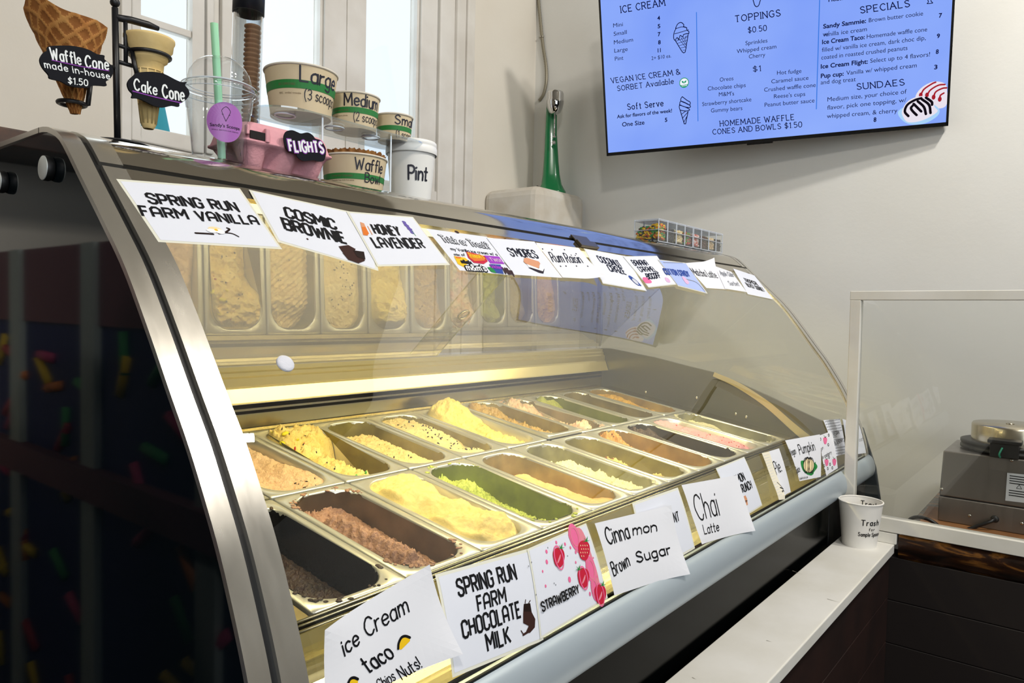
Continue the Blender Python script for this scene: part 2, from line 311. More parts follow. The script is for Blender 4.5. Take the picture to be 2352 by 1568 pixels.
class Art:
    """flat artwork: 2D faces with a material slot and a layer, later laid onto a surface"""
    def __init__(s, sub=0.0): s.items = []; s.sub = sub      # (points2D, faces, slot, layer); sub: longest straight piece
    def poly(s, pts, slot, layer=1): s.items.append(([Vector((p[0], p[1], 0)) for p in pts], [tuple(range(len(pts)))], slot, layer))
    def rect(s, x0, y0, x1, y1, slot, layer=1, nx=1, ny=1):
        V = [Vector((x0 + (x1 - x0) * i / nx, y0 + (y1 - y0) * j / ny, 0)) for j in range(ny + 1) for i in range(nx + 1)]
        s.items.append((V, [(j * (nx + 1) + i, j * (nx + 1) + i + 1, (j + 1) * (nx + 1) + i + 1, (j + 1) * (nx + 1) + i) for j in range(ny) for i in range(nx)], slot, layer))
    def disc(s, cx, cy, rx, ry=None, slot=0, layer=1, n=20, rot=0.0):
        ry = rx if ry is None else ry
        s.poly([(cx + rx * cos(t) * cos(rot) - ry * sin(t) * sin(rot), cy + rx * cos(t) * sin(rot) + ry * sin(t) * cos(rot)) for t in [2 * pi * k / n for k in range(n)]], slot, layer)
    def ring(s, cx, cy, rx, ry, w, slot, layer=1, n=28, rot=0.0):
        P = [Vector((cx + rx * cos(t) * cos(rot) - ry * sin(t) * sin(rot), cy + rx * cos(t) * sin(rot) + ry * sin(t) * cos(rot), 0)) for t in [2 * pi * k / n for k in range(n)]]
        s.line(P, w, slot, layer, closed=True)
    def line(s, P, w, slot, layer=1, closed=False, rnd=False):
        P = [Vector((p[0], p[1], 0)) for p in P]
        Q = [P[0]]
        for p in P[1:]:
            if (p - Q[-1]).length > 1e-7: Q.append(p)
        if closed and len(Q) > 2 and (Q[0] - Q[-1]).length < 1e-7: Q.pop()
        if s.sub and not closed and len(Q) > 1:
            R2 = [Q[0]]
            for p in Q[1:]:
                a0 = R2[-1]; k = int((p - a0).length / s.sub) + 1
                R2 += [a0.lerp(p, (i + 1) / k) for i in range(k)]
            Q = R2
        P = Q; n = len(P)
        if n < 2: return
        if not closed:                     # break the ribbon at sharp corners
            for i in range(1, n - 1):
                d1 = (P[i] - P[i - 1]).normalized(); d2 = (P[i + 1] - P[i]).normalized()
                if d1.dot(d2) < 0.3:
                    e1 = 0 if rnd else w * .45
                    s.line(P[:i] + [P[i] + d1 * e1], w, slot, layer, False, rnd); s.line([P[i] - d2 * e1] + P[i + 1:], w, slot, layer, False, rnd); return
        V = []
        for i in range(n):
            a = P[i - 1] if (i or closed) else None; b = P[(i + 1) % n] if (i < n - 1 or closed) else None
            d1 = (P[i] - a).normalized() if a is not None else None; d2 = (b - P[i]).normalized() if b is not None else None
            d1 = d1 or d2; d2 = d2 or d1
            n1 = Vector((-d1.y, d1.x, 0)); n2 = Vector((-d2.y, d2.x, 0)); m = n1 + n2
            m = m.normalized() if m.length > 1e-6 else n1
            k = min(1.0 / max(0.35, m.dot(n1)), 2.0) * w / 2
            V += [P[i] + m * k, P[i] - m * k]
        F = [(2 * i, 2 * i + 1, 2 * i + 3, 2 * i + 2) for i in range(n - 1)]
        if closed: F.append((2 * n - 2, 2 * n - 1, 1, 0))
        s.items.append((V, F, slot, layer))
        if rnd and not closed:
            for p in (P[0], P[-1]): s.disc(p.x, p.y, w / 2, None, slot, layer, 8)
    def text(s, txt, p0, p1, up, slot, weight=0.16, font=None, layer=1, gap=0.2, jit=0.0, serif=False, rnd=False, space=0.4):
        """txt set from p0 to p1 along the baseline; up = 2D cap-height vector"""
        font = font or SK; p0 = Vector((p0[0], p0[1], 0)); p1 = Vector((p1[0], p1[1], 0)); up = Vector((up[0], up[1], 0)); H = up.length
        tot = 0.0; L = []
        for ch in txt:
            if ch == ' ': tot += space; continue
            w, st = glyph(ch, font)
            L.append((tot, st)); tot += w + gap
        tot -= gap; e = (p1 - p0) / max(tot, 0.01); tw = weight * H
        for x, st in L:
            jx, jy = random.uniform(-jit, jit), random.uniform(-jit, jit)
            for P, closed in st:
                Q = [p0 + e * (x + q.x + jx + random.uniform(-jit, jit) * .4) + up * (q.y + jy + random.uniform(-jit, jit) * .4) for q in P]
                s.line(Q, tw, slot, layer, closed, rnd)
                if serif and not closed:
                    for q, nb in ((P[0], P[1]), (P[-1], P[-2])):
                        if abs(q.x - nb.x) < 0.35 * abs(q.y - nb.y) + 1e-6 and (q.y < .02 or q.y > .98 or abs(q.y - .62) < .02):
                            c = p0 + e * (x + q.x) + up * q.y; hw = e.normalized() * H * 0.13
                            s.line([c - hw, c + hw], tw * .8, slot, layer)
    def sans(s, txt, p0, p1, up, slot, layer=1, bold=0.0):
        """small even lettering with the built-in text face"""
        c = bpy.data.curves.new('lettering', 'FONT'); c.body = txt; c.offset = bold; c.resolution_u = 3
        t = bpy.data.objects.new('lettering', c); col.objects.link(t)
        bpy.context.view_layer.update()
        me = bpy.data.meshes.new_from_object(t.evaluated_get(bpy.context.evaluated_depsgraph_get()))
        V = [v.co.copy() for v in me.vertices]; F = [tuple(p.vertices) for p in me.polygons]
        bpy.data.objects.remove(t); bpy.data.curves.remove(c); bpy.data.meshes.remove(me)
        if not V: return
        x0 = min(v.x for v in V); x1 = max(v.x for v in V)
        p0 = Vector((p0[0], p0[1], 0)); p1 = Vector((p1[0], p1[1], 0)); up = Vector((up[0], up[1], 0))
        e = (p1 - p0) / (x1 - x0)
        s.items.append(([p0 + e * (v.x - x0) + up * (v.y / 0.70) for v in V], F, slot, layer))
    def lay(s, mb, fn, step=0.00025, mbase=0):
        """fn(x, y, h) -> 3D"""
        for i, (V, F, slot, layer) in enumerate(s.items):     # strokes never share one plane
            h = step * (layer + (.055 * (i % 16) if layer else 0)); mb.add([fn(p.x, p.y, h) for p in V], F, slot + mbase)
INK = mat('black_marker_ink', '#0b0b10', 0.5, spec=0.2)
PRINT = mat('black_print', '#101014', 0.5, spec=0.2)
# ------------------------------------------------------------------ the room
M_WALL = mat('warm_white_plaster', '#e0dbd0', 0.85, spec=0.2, bump=(60, 0.10), var=('#d9d2c5', 2.5, 0.5))
M_WALLB = mat('white_plaster', '#dededa', 0.85, spec=0.2, bump=(70, 0.10), var=('#d6d5cf', 2.0, 0.5))
M_TRIM = mat('painted_window_wood', '#dedbd4', 0.55, bump=(25, 0.08), var=('#cfcac1', 6, 0.35))
M_BACKW = mat('tan_plaster', '#a39a8a', 0.85, spec=0.2)
M_FLOOR = mat('dark_floor_boards', '#3a2c22', 0.5, var=('#2a1f18', 4, 0.4))
M_CEIL = mat('ceiling_paint', '#8d877b', 0.9)
M_PANE = glass_mat('window_pane', (0.97, 0.99, 1.0), 0.7, 0.03)

b = MB(); b.box((-3.6, -4.4, -0.05), (2.75, 1.4, 0.0)); struct('floor', b, M_FLOOR)
b = MB(); b.box((-3.6, -4.4, 3.9), (2.75, 1.4, 3.98)); struct('ceiling', b, M_CEIL)
b = MB(); b.box((2.55, -4.4, 0), (2.7, 1.4, 3.9)); struct('wall_back', b, M_WALLB)
b = MB(); b.box((-3.6, -4.55, 0), (2.7, -4.4, 3.9)); struct('wall_right', b, M_BACKW)
b = MB(); b.box((-3.6, -4.4, 0), (2.55, -4.37, 1.05)); struct('baseboard_right', b, mat('dark_wainscot', '#2a1c14', .6))
b = MB(); b.box((-3.75, -4.4, 0), (-3.6, 1.4, 3.9)); struct('wall_front', b, M_BACKW)
WZ0, WZ1 = 1.80, 3.15
b = MB()
b.box((-3.6, 1.25, 0), (0.455, 1.4, 3.9)); b.box((2.02, 1.25, 0), (2.55, 1.4, 3.9))
b.box((0.455, 1.25, 0), (2.02, 1.4, WZ0)); b.box((0.455, 1.25, WZ1), (2.02, 1.4, 3.9))
struct('wall_left', b, M_WALL)
b = MB(); b.box((2.152, 0.914, 0), (2.56, 1.26, 1.885)); 
struct('column', b, mat('chipped_plaster', '#d6d2c9', 0.85, bump=(40, 0.2), var=('#c9c1b2', 9, 0.3)), bevel=0.045)
# posts between the windows
b = MB(); b.box((0.712, 1.232, WZ0), (0.737, 1.30, WZ1)); b.box((0.737, 1.258, WZ0), (0.770, 1.30, WZ1)); b.box((0.770, 1.240, WZ0), (0.862, 1.30, WZ1))
struct('trim_1', b, M_TRIM, bevel=0.004)
b = MB(); b.box((1.200, 1.25, WZ0), (1.3035, 1.33, WZ1)); b.box((1.3075, 1.25, WZ0), (1.404, 1.33, WZ1)); b.box((1.30, 1.256, WZ0), (1.31, 1.33, WZ1))
struct('trim_2', b, M_TRIM, bevel=0.003)
b = MB(); b.box((1.715, 1.25, WZ0), (1.816, 1.33, WZ1)); b.box((1.820, 1.236, 0.2), (1.915, 1.262, WZ1 + .1)); b.box((1.915, 1.222, 0.2), (1.975, 1.262, WZ1 + .1)); b.box((1.975, 1.212, 0.2), (2.028, 1.262, WZ1 + .1))
struct('trim_3', b, M_TRIM, bevel=0.006)
b = MB(); b.box((0.44, 1.236, WZ0 - .06), (0.470, 1.27, WZ1)); b.box((0.44, 1.243, WZ0 - .06), (0.712, 1.27, WZ0)); b.box((0.712, 1.243, WZ0 - .05), (1.82, 1.3, WZ0 + 0.03))
struct('trim_4', b, M_TRIM, bevel=0.003)
def window(name, x0, x1, z0, z1, y, stile, muntins=()):
    b = MB(); y0 = y - 0.02; y1 = y + 0.02
    b.box((x0 - stile[0], y0, z0 - stile[2]), (x0, y1, z1)); b.box((x1, y0, z0 - stile[2]), (x1 + stile[1], y1, z1))
    b.box((x0, y0, z0 - stile[2]), (x1, y1, z0)); b.box((x0, y0, z1 - .03), (x1, y1, z1))
    for a, c in muntins: b.box((x0, y0 + .005, a), (x1, y1 - .005, c))
    w = tag(b.build(name, M_TRIM, bevel=0.004), kind='structure')
    g = MB(); g.box((x0 - .005, y - .002, z0 - .005), (x1 + .005, y + .002, z1 - .02)); g.build('pane', M_PANE, w)
window('window_1', 0.497, 0.663, 1.848, 3.1, 1.255, (0.027, 0.043, 0.05), ((2.168, 2.192), (2.52, 2.544)))
window('window_2', 0.862, 1.188, 1.84, 3.1, 1.285, (0.002, 0.012, 0.02))
window('window_3', 1.404, 1.700, 1.84, 3.1, 1.285, (0.002, 0.014, 0.02))
# a painted partition on the near side of the case (mirrored in its dark end panel)
def sprinkle_mat():
    m = mat('navy_sprinkle_paint', '#1a2360', 0.6); nt = m.node_tree; bs = nt.nodes['Principled BSDF']
    return m
M_NAVY = sprinkle_mat()
b = MB(); b.box((-0.56, -0.15, 0), (-0.50, 1.24, 1.42), 0)
cols = ['#e8c62a', '#d9803a', '#c94a7a', '#3f9a5a', '#e8c62a', '#b9384a']
sm = [M_NAVY, mat('pink_board', '#7a4f5a', 0.6), mat('pale_partition_paint', '#b9c4c0', 0.7)] + [mat('sprinkle_%s' % n, c, 0.6) for n, c in zip(('yellow', 'orange', 'pink', 'green', 'gold', 'red'), cols)]
rnd = random.Random(4)
for i in range(60):
    y = rnd.uniform(-0.1, 1.2); z = rnd.uniform(0.12, 1.2); a = rnd.uniform(0, pi); L = 0.045
    p = [(-0.4995, y + cos(a) * L, z + sin(a) * L), (-0.4995, y - cos(a) * L, z - sin(a) * L)]
    b.tube([p[0], ((p[0][0]), (p[0][1] + p[1][1]) / 2, (p[0][2] + p[1][2]) / 2), p[1]], 0.013, 6, 3 + i % 6)
b.box((-0.502, -0.15, 1.24), (-0.495, 1.24, 1.42), 1); b.box((-0.502, -0.15, 0.86), (-0.47, 1.24, 0.93), 1)
for y in (0.05, 0.55, 1.0): b.box((-0.51, y, 0), (-0.485, y + .07, 1.42), 2)
struct('partition', b, sm)
# back shelf on the window wall
b = MB(); b.box((-1.6, 0.98, 1.672), (0.125, 1.25, 1.715))
tag(b.build('wall_shelf', mat('dark_stained_board', '#33241d', 0.5, var=('#5a3b28', 30, 0.4)), bevel=.004), 'dark brown wooden shelf on the wall behind the case, at its near end', 'shelf')
# closed teal parasol out in the yard, seen through the left window
t = thing('patio_parasol', (1.03, 2.55, 0.2), 'closed teal parasol standing outside the left window', 'parasol')
b = MB(); P = []
for i in range(13):
    z = 1.25 + i * 0.118; r = 0.34 - 0.023 * i if i < 11 else (0.05, 0.03)[i - 11]
    P.append([Vector((1.03 + (r + 0.018 * sin(7 * a)) * cos(a), 2.55 + (r + 0.018 * sin(7 * a)) * sin(a), z)) for a in [2 * pi * k / 42 for k in range(42)]])
b.grid(P, closed=True); b.build('canopy', mat('teal_canvas', '#1f8fa0', 0.8), t)
b = MB(); b.tube([(1.03, 2.55, 0.2), (1.03, 2.55, 2.72)], 0.02); b.ball((1.03, 2.55, 2.75), (.035, .035, .05)); b.build('pole', mat('grey_pole', '#7d8a92', 0.4), t)
b = MB(); b.lathe([(0, 0.2), (.22, .2), (.22, .26), (.05, .3), (0, .3)], (1.03, 2.55, 0)); b.build('base', mat('grey_base', '#565b5e', 0.7), t)
# ------------------------------------------------------------------ the display case
M_STEEL = mat('brushed_steel', '#b9b4a8', 0.22, 1.0, brush=(3, 90, 90, 0.08))
M_BAND = mat('bright_steel_band', '#d6d2c8', 0.25, 0.88, brush=(60, 12, 12, 0.07))
M_DECK = mat('polished_steel_deck', '#c9c2b4', 0.075, 0.95, brush=(2, 60, 60, 0.05))
M_INNER = mat('inner_steel', '#c4bb98', 0.24, 1.0, brush=(2, 80, 80, 0.08))
M_BLACK = mat('black_rubber', '#0b0c0d', 0.5)
M_BLACKG = mat('black_gloss_panel', '#030404', 0.14, spec=0.06)
M_END = mat('dark_smoked_end_panel', '#0b1216', 0.05, spec=0.35)
M_BUMP = mat('silver_bumper_paint', '#b4c0c8', 0.36, 0.35)
M_GLASS = glass_mat('case_glass_outer', (0.985, 0.99, 0.98), 0.9, 0.10)
M_GLASSI = glass_mat('case_glass_inner', (1, 1, 1), 0.0, 0.0)
M_REAR = glass_mat('rear_acrylic', (0.93, 0.92, 0.86), 0.5, 0.36, 0.02)
M_CREAM = mat('cream_lined_ledge', '#d6cb9f', 0.3, 0.75)
XN, XF = -0.200, 2.050
S_END = SL[-1]
case = thing('gelato_case', (0.925, 0.0, 0.0), 'long curved-glass ice cream display case with steel bands, filling the centre of the room', 'display case')
def strip(mb, x0, x1, s0, s1, o0, o1, n=40, mi=0):
    """solid strip over the profile between arc lengths, offsets o0 (inner) to o1 (outer)"""
    P = []
    for i in range(n + 1):
        s = s0 + (s1 - s0) * i / n; a = prof(s, o0); c = prof(s, o1)
        P.append([Vector((x0, *a)), Vector((x0, *c)), Vector((x1, *c)), Vector((x1, *a))])
    mb.grid(P, mi, False, closed=True)
    k = len(mb.v) - 4 * (n + 1)
    mb.f += [[k, k + 1, k + 2, k + 3], [k + 4 * n + 3, k + 4 * n + 2, k + 4 * n + 1, k + 4 * n]]; mb.m += [mi, mi]; mb.sm += [False, False]
def smooth_auto(o):
    for p in o.data.polygons: p.use_smooth = True
    md = o.modifiers.new('edges', 'EDGE_SPLIT'); md.split_angle = radians(35)
    return o
# body below
b = MB(); b.box((XN + .01, -0.53, 0.06), (XF - .01, 0.50, 0.74)); b.box((XN + .05, -0.5, 0), (XF - .05, 0.45, 0.06))
b.build('base', M_BLACK, case)
b = MB(); b.box((XN + .02, -0.558, 0.16), (1.60, -0.53, 0.775)); b.build('kick_panel', M_BLACKG, case, bevel=.003)
b = MB(); b.box((1.615, -0.556, 0.16), (XF - .02, -0.53, 0.775)); b.build('kick_panel', M_BLACK, case, bevel=.003)
bp = [(-.551, .847), (-.560, .845), (-.570, .838), (-.577, .825), (-.581, .808), (-.581, .793), (-.577, .780), (-.568, .772), (-.552, .770)]
bp = [(p.x, p.y) for p in spline([(a, c, 0) for a, c in bp], 4)]
b = MB()
for k, X in enumerate((XN, XF - .005)): pass
P = [[Vector((x, y, z)) for y, z in bp] for x in [XN + (XF - .012 - XN) * i / 24 for i in range(25)]]
b.grid(P); b.add([Vector((XN, y, z)) for y, z in bp], [tuple(range(len(bp)))]); b.add([Vector((XF - .012, y, z)) for y, z in bp], [tuple(range(len(bp)))])
b.build('bumper', M_BUMP, case)
# scuffs on the bumper (a ticked corner and a row of specks)
# near and far ends
def end_poly(inset, zlow=0.06):
    pts = []
    for i in range(61):
        s = S_END * i / 60; y, z = prof(s, -inset); pts.append((y, z))
    return [(0.50 - inset, 1.52 - inset)] + pts + [(-0.56, 0.74), (-0.55, zlow), (0.50 - inset, zlow)]
pn = end_poly(0.006)
b = MB(); b.prism([(XN + .003, y, z) for y, z in pn], (0.022, 0, 0)); b.build('end_panel', M_END, case)
def bandset(x0, x1, name):
    b = MB(); strip(b, x0, x1, 0.0, S_END, -0.007, 0.0, 60)
    # flat run along the top to the back
    b.box((x0, -0.022, 1.513), (x1, 0.50, 1.52)); b.box((x0, 0.493, 0.1), (x1, 0.50, 1.52))
    return smooth_auto(b.build(name, M_BAND, case, bevel=None))
bandset(XN, -0.177, 'end_band'); bandset(XF - .024, XF, 'end_band')
b = MB(); strip(b, -0.177, -0.168, 0, S_END, -0.012, -0.005, 50); b.build('groove_seal', M_BLACK, case)
b = MB(); strip(b, XF - .034, XF - .024, 0, S_END, -0.012, -0.004, 50); b.build('groove_seal', M_BLACK, case)
for x0, x1 in ((-0.168, -0.139), (1.988, 2.016)):
    b = MB(); strip(b, x0, x1, 0.135, 0.925, -0.008, 0.001, 50); smooth_auto(b.build('glass_band', M_BAND, case))
    b = MB(); strip(b, x0, x1, 0.0, 0.126, -0.008, 0.0, 20); b.box((x0, -0.022, 1.513), (x1, 0.50, 1.52)); smooth_auto(b.build('glass_band', M_BAND, case))
# top deck with rounded lip
b = MB(); strip(b, -0.139, 1.988, 0.0, 0.122, -0.03, -0.0006, 30); b.box((-0.139, -0.022, 1.49), (1.988, 0.50, 1.5194))
smooth_auto(b.build('top_deck', M_DECK, case))
b = MB(); strip(b, -0.168, 2.016, 0.120, 0.138, -0.02, -0.006, 6); b.build('lip_seal', M_BLACK, case)
b = MB(); strip(b, -0.139, 1.988, 0.134, 0.160, -0.007, 0.0008, 8); smooth_auto(b.build('glass_rail', M_DECK, case))
# bowed front glass
b = MB(); n = 64
for k, (off, mi) in enumerate(((-0.001, 0), (-0.006, 1))):
    P = [[Vector((x, *prof(0.140 + (0.91 - 0.140) * i / n, off))) for x in (-0.145, 0.40, 0.95, 1.5, 1.995)] for i in range(n + 1)]
    b.grid(P, mi)
b.build('front_glass', [M_GLASS, M_GLASSI], case, fix=False)
b = MB(); strip(b, -0.139, 1.988, 0.893, 0.935, -0.012, 0.002, 8); b.build('bottom_seal', mat('green_black_seal', '#10171a', 0.3), case)
# canopy over the products and its light strip
b = MB(); b.box((-0.13, -0.02, 1.466), (1.98, 0.49, 1.49)); b.build('canopy', M_CREAM, case)
b = MB(); b.box((-0.05, -0.125, 1.436), (1.9, -0.085, 1.448)); b.build('lamp_strip', mat('lamp_diffuser', '#fff2c4', 0.5, emit=('#ffe9a8', 2.2)), case)
# sloping rear panes
def pane_pt(x, t, off=0.0):   # t 0 at the ledge, 1 at the top
    y0, z0, y1, z1 = 0.402, 1.152, 0.066, 1.4545
    L = math.hypot(y1 - y0, z1 - z0)
    return Vector((x, y0 + (y1 - y0) * t + off * (z1 - z0) / L, z0 + (z1 - z0) * t - off * (y1 - y0) / L))
for x0, x1, off in ((-0.12, 0.985, 0.0), (0.885, 1.918, 0.012)):
    b = MB(); q = [pane_pt(x, t, off + d) for d in (0, 0.004) for x, t in ((x0, 0), (x1, 0), (x1, 1), (x0, 1))]
    b.add(q[:4], [(0, 1, 2, 3)], 0); b.add(q[4:], [(3, 2, 1, 0)], 1)
    b.add([q[1], q[2], q[6], q[5]], [(0, 1, 2, 3)], 2); b.add([q[0], q[3], q[7], q[4]], [(0, 1, 2, 3)], 2)
    rp = b.build('rear_pane', [M_REAR, M_GLASSI, mat('acrylic_edge', '#e9ecd8', 0.3)], case, fix=False)
    if x0 < 0:
        hc = pane_pt(0.945, 0.42, -0.002); r = MB()
        ex = Vector((1, 0, 0)); ey = (pane_pt(0, 1) - pane_pt(0, 0)).normalized()
        r.tube([hc + ex * 0.017 * cos(a) + ey * 0.017 * sin(a) for a in [2 * pi * k / 20 for k in range(20)]], 0.0022, 6, closed=True)
        r.build('finger_hole', M_STEEL, rp)
# ledge, black track and well walls behind the pans
lp = [(.372, 1.067), (.374, 1.070), (.386, 1.101), (.390, 1.106), (.390, 1.124), (.396, 1.128), (.396, 1.136), (.401, 1.140), (.401, 1.150), (.44, 1.152)]
b = MB(); b.grid([[Vector((x, y, z)) for y, z in lp] for x in (-0.12, 1.92)], 0, False); b.build('rear_ledge', M_CREAM, case, bevel=None)
b = MB(); b.box((-.12, .366, 1.045), (1.86, .374, 1.053), 0); b.box((-.12, .366, 1.057), (1.86, .374, 1.066), 0); b.box((-.12, .364, 1.0525), (1.86, .374, 1.0575), 1); b.box((-.12, .363, 1.043), (1.86, .374, 1.0455), 1)
b.build('rear_track', [mat('black_track', '#010101', .6, spec=.0), M_STEEL], case)
TA = radians(9.0453); TC, TS = cos(TA), sin(TA); PZ = 0.95
def pan_pt(x, p, h=0.0): return Vector((x, p * TC - h * TS, PZ + p * TS + h * TC))    # p along the sloping pan bed, h above it
b = MB(); q = pan_pt(0, 0.364)
b.box((-.12, .371, .86), (1.87, .376, 1.046)); b.build('well_wall', M_INNER, case)
b = MB(); P = [[pan_pt(x, p, h) for x in (-.12, 1.972)] for p, h in ((.372, -.14), (-.37, -.14), (-.37, -.02))]; b.grid(P, 0, False)
b.build('well_floor', mat('dull_steel', '#6e6a5c', 0.4, 1.0), case)
# flat steel margins around the pans, front rail and apron
b = MB()
for x0, x1 in ((-.12, -.004), (1.852, 1.972)):
    q = [pan_pt(x0, -.36, -.002), pan_pt(x1, -.36, -.002), pan_pt(x1, .366, -.002), pan_pt(x0, .366, -.002)]
    b.prism(q, (0, 0, -.02))
q = [pan_pt(-.12, .358, .002), pan_pt(1.86, .358, .002), pan_pt(1.86, .369, .004), pan_pt(-.12, .369, .004)]; b.prism(q, (0, 0, -.01))
b.build('pan_margin', M_INNER, case)
b = MB()
for p, h, r in ((-.3635, .001, .0028), (-.371, .000, .0022), (-.380, -.002, .003)): b.tube([pan_pt(-.12, p, h), pan_pt(1.972, p, h)], r, 8)
b.build('front_rail', M_INNER, case)
ap = [(-.377, .888), (-.384, .872), (-.392, .85), (-.41, .828), (-.44, .813), (-.47, .808), (-.505, .812), (-.530, .826), (-.545, .85)]
ap = [(p.x, p.y) for p in spline([(a, c, 0) for a, c in ap], 3)]
b = MB(); b.grid([[Vector((x, y, z)) for y, z in ap] for x in (-0.12, 1.972)], 0, False)
b.build('apron', mat('lined_apron_steel', '#d9cf9e', 0.3, 0.9, bump=None, brush=(2, 120, 120, 0.16)), case)
# inner end walls: dark lower panel with bowed top edge, clear glass above
M_OLIVE = mat('olive_end_lining', '#57553f', 0.3, 0.4)
XL_ = 1.925
far = [(.48, 1.150)] + [tuple(on_x(u, v, XL_).yz) for u, v in ((1400, 800), (1500, 820), (1570, 838), (1640, 855), (1700, 880), (1760, 907), (1840, 945), (1890, 968))] + [(-.46, .925), (-.50, .895), (-.535, .85), (-.54, .80), (.48, .80)]
for X, dx in ((XL_, .012), (-.134, .010)):
    b = MB(); b.prism([(X, y, z) for y, z in far], (dx, 0, 0)); w = b.build('end_lining', M_OLIVE, case)
    if X > 1:
        r = MB(); cen = [tuple(on_x(u, v, XL_).yz) for u, v in ((1640, 859), (1695, 884), (1760, 926), (1820, 978), (1856, 1008))]
        cs = spline([(X - .001, y, z) for y, z in cen], 6)
        P = []
        for i, p in enumerate(cs):
            a = cs[max(0, i - 1)]; c = cs[min(len(cs) - 1, i + 1)]; t = (c - a).normalized(); nn = Vector((0, -t.z, t.y)); wd = 0.008 + 0.006 * i / len(cs)
            P.append([p + nn * wd + Vector((-.003, 0, 0)), p - nn * wd + Vector((-.003, 0, 0)), p - nn * wd, p + nn * wd])
        r.grid(P, 0, False, closed=True); r.build('band_reflection', M_CREAM, w)  # cream strip modelled as the near bands' reflection in the lining
        for px, py in ((1483, 900), (1714, 957), (1690, 950), (1600, 913)):
            h = on_x(px, py, X - .003); r = MB(); r.ball(h, (.003, .005, .005)); r.build('screw', M_STEEL, w)
eg = end_poly(0.010, 0.85)[1:-3] + [(.45, 1.14), (.45, 1.50)]
b = MB(); b.add([(1.990, y, z) for y, z in eg], [tuple(range(len(eg)))], 0); b.add([(1.996, y, z) for y, z in eg], [tuple(range(len(eg)))], 1)
b.build('end_glass', [glass_mat('end_glass', (0.93, 0.91, 0.78), 0.6, 0.08, 0.02), M_GLASSI], case, fix=False)  # yellow tint carries the warm reflection from inside the case
# dark lower end panel at the far side, seen past the screen
b = MB(); fp = [(-.535, .93), (-.552, .88), (-.580, .80), (-.597, .70), (-.602, .60), (-.60, .2), (-.4, .2), (-.4, .93)]
b.prism([(XF - .002, y, z) for y, z in fp], (0.02, 0, 0)); b.build('end_panel', mat('slate_end_panel', '#1c2429', 0.4), case, bevel=.004)
# glass stand-off caps on the near end
for y, z in ((-.057, 1.462), (.116, 1.461)):
    b = MB(); R_ = Matrix.Rotation(radians(-90), 4, 'Y')
    b.lathe([(0, .0085), (.0142, .0085), (.0155, .0078), (.0157, .0070)], (XN, y, z), 32, 0, R_); b.lathe([(.0157, .0070), (.0162, .006), (.0162, .001), (.0150, -.002), (0, -.002)], (XN, y, z), 32, 1, R_)
    smooth_auto(b.build('standoff_cap', [mat('satin_cap', '#c9cecb', 0.45, 0.3), M_BLACK], case))
# small clip at the top rail
b = MB(); 
for s0, s1, o0, o1, x0, x1 in ((.112, .136, 0, .004, .905, .975), (.136, .158, .001, .009, .900, .980)): strip(b, x0, x1, s0, s1, o0, o1, 4)
b.build('clip', mat('bronze_clip', '#6b614f', 0.3, 0.8), case, bevel=.0015)
# ------------------------------------------------------------------ gelato pans and what is in them
M_PAN = mat('pan_steel', '#d8d8d0', 0.33, 0.78, bump=(30, 0.03))
PA, PL, PR_ = 0.0685, 0.163, 0.052       # half opening across, along, corner radius
def rrect(a, l, r, n=10):
    P = []
    for cx, cy, t0 in ((a - r, l - r, 0), (-(a - r), l - r, pi / 2), (-(a - r), -(l - r), pi), (a - r, -(l - r), 1.5 * pi)):
        for i in range(n + 1):
            t = t0 + pi / 2 * i / n; P.append((cx + r * cos(t), cy + r * sin(t)))
    return P
def half_w(y, a, l, r):
    d = abs(y) - (l - r)
    return a if d <= 0 else a - r + sqrt(max(0.0, r * r - d * d))
def pan_mesh():
    b = MB(); n = 10
    op = rrect(PA, PL, PR_, n)
    # outer rim outline sampled to match the opening
    hw, hl = 0.0822, 0.1765
    out = []
    for x, y in rrect(hw, hl, 0.006, n): out.append((x, y))
    # mid flat corners: project opening directions onto the outer rectangle
    rings = [[(x, y, -.009) for x, y in out], [(x, y, -.0012) for x, y in out], [(x * .995, y * .998, 0.0) for x, y in out], [(x * 1.03, y * 1.012, .0002) for x, y in op], [(x, y, -.002) for x, y in op]]
    for dz, k in ((-.03, .975), (-.08, .94), (-.112, .91), (-.12, .86)): rings.append([(x * k, y * (1 - (1 - k) * .45), dz) for x, y in op])
    N = len(op); V = [Vector(p) for R_ in rings for p in R_]; F = []
    for i in range(len(rings) - 1):
        for j in range(N): F.append((i * N + j, i * N + (j + 1) % N, (i + 1) * N + (j + 1) % N, (i + 1) * N + j))
    F.append(tuple((len(rings) - 1) * N + j for j in range(N)))
    b.add(V, F, 0, True)
    return b
pm = pan_mesh()
def place(b, x, p, lift=0.0, tilt=0.0):
    out = MB(); out.f = b.f; out.m = b.m; out.sm = b.sm
    for q in b.v: out.v.append(pan_pt(x + q.x, p + q.y, q.z + lift + tilt * q.y))
    return out
def sm(x): x = max(0., min(1., x)); return x * x * (3 - 2 * x)
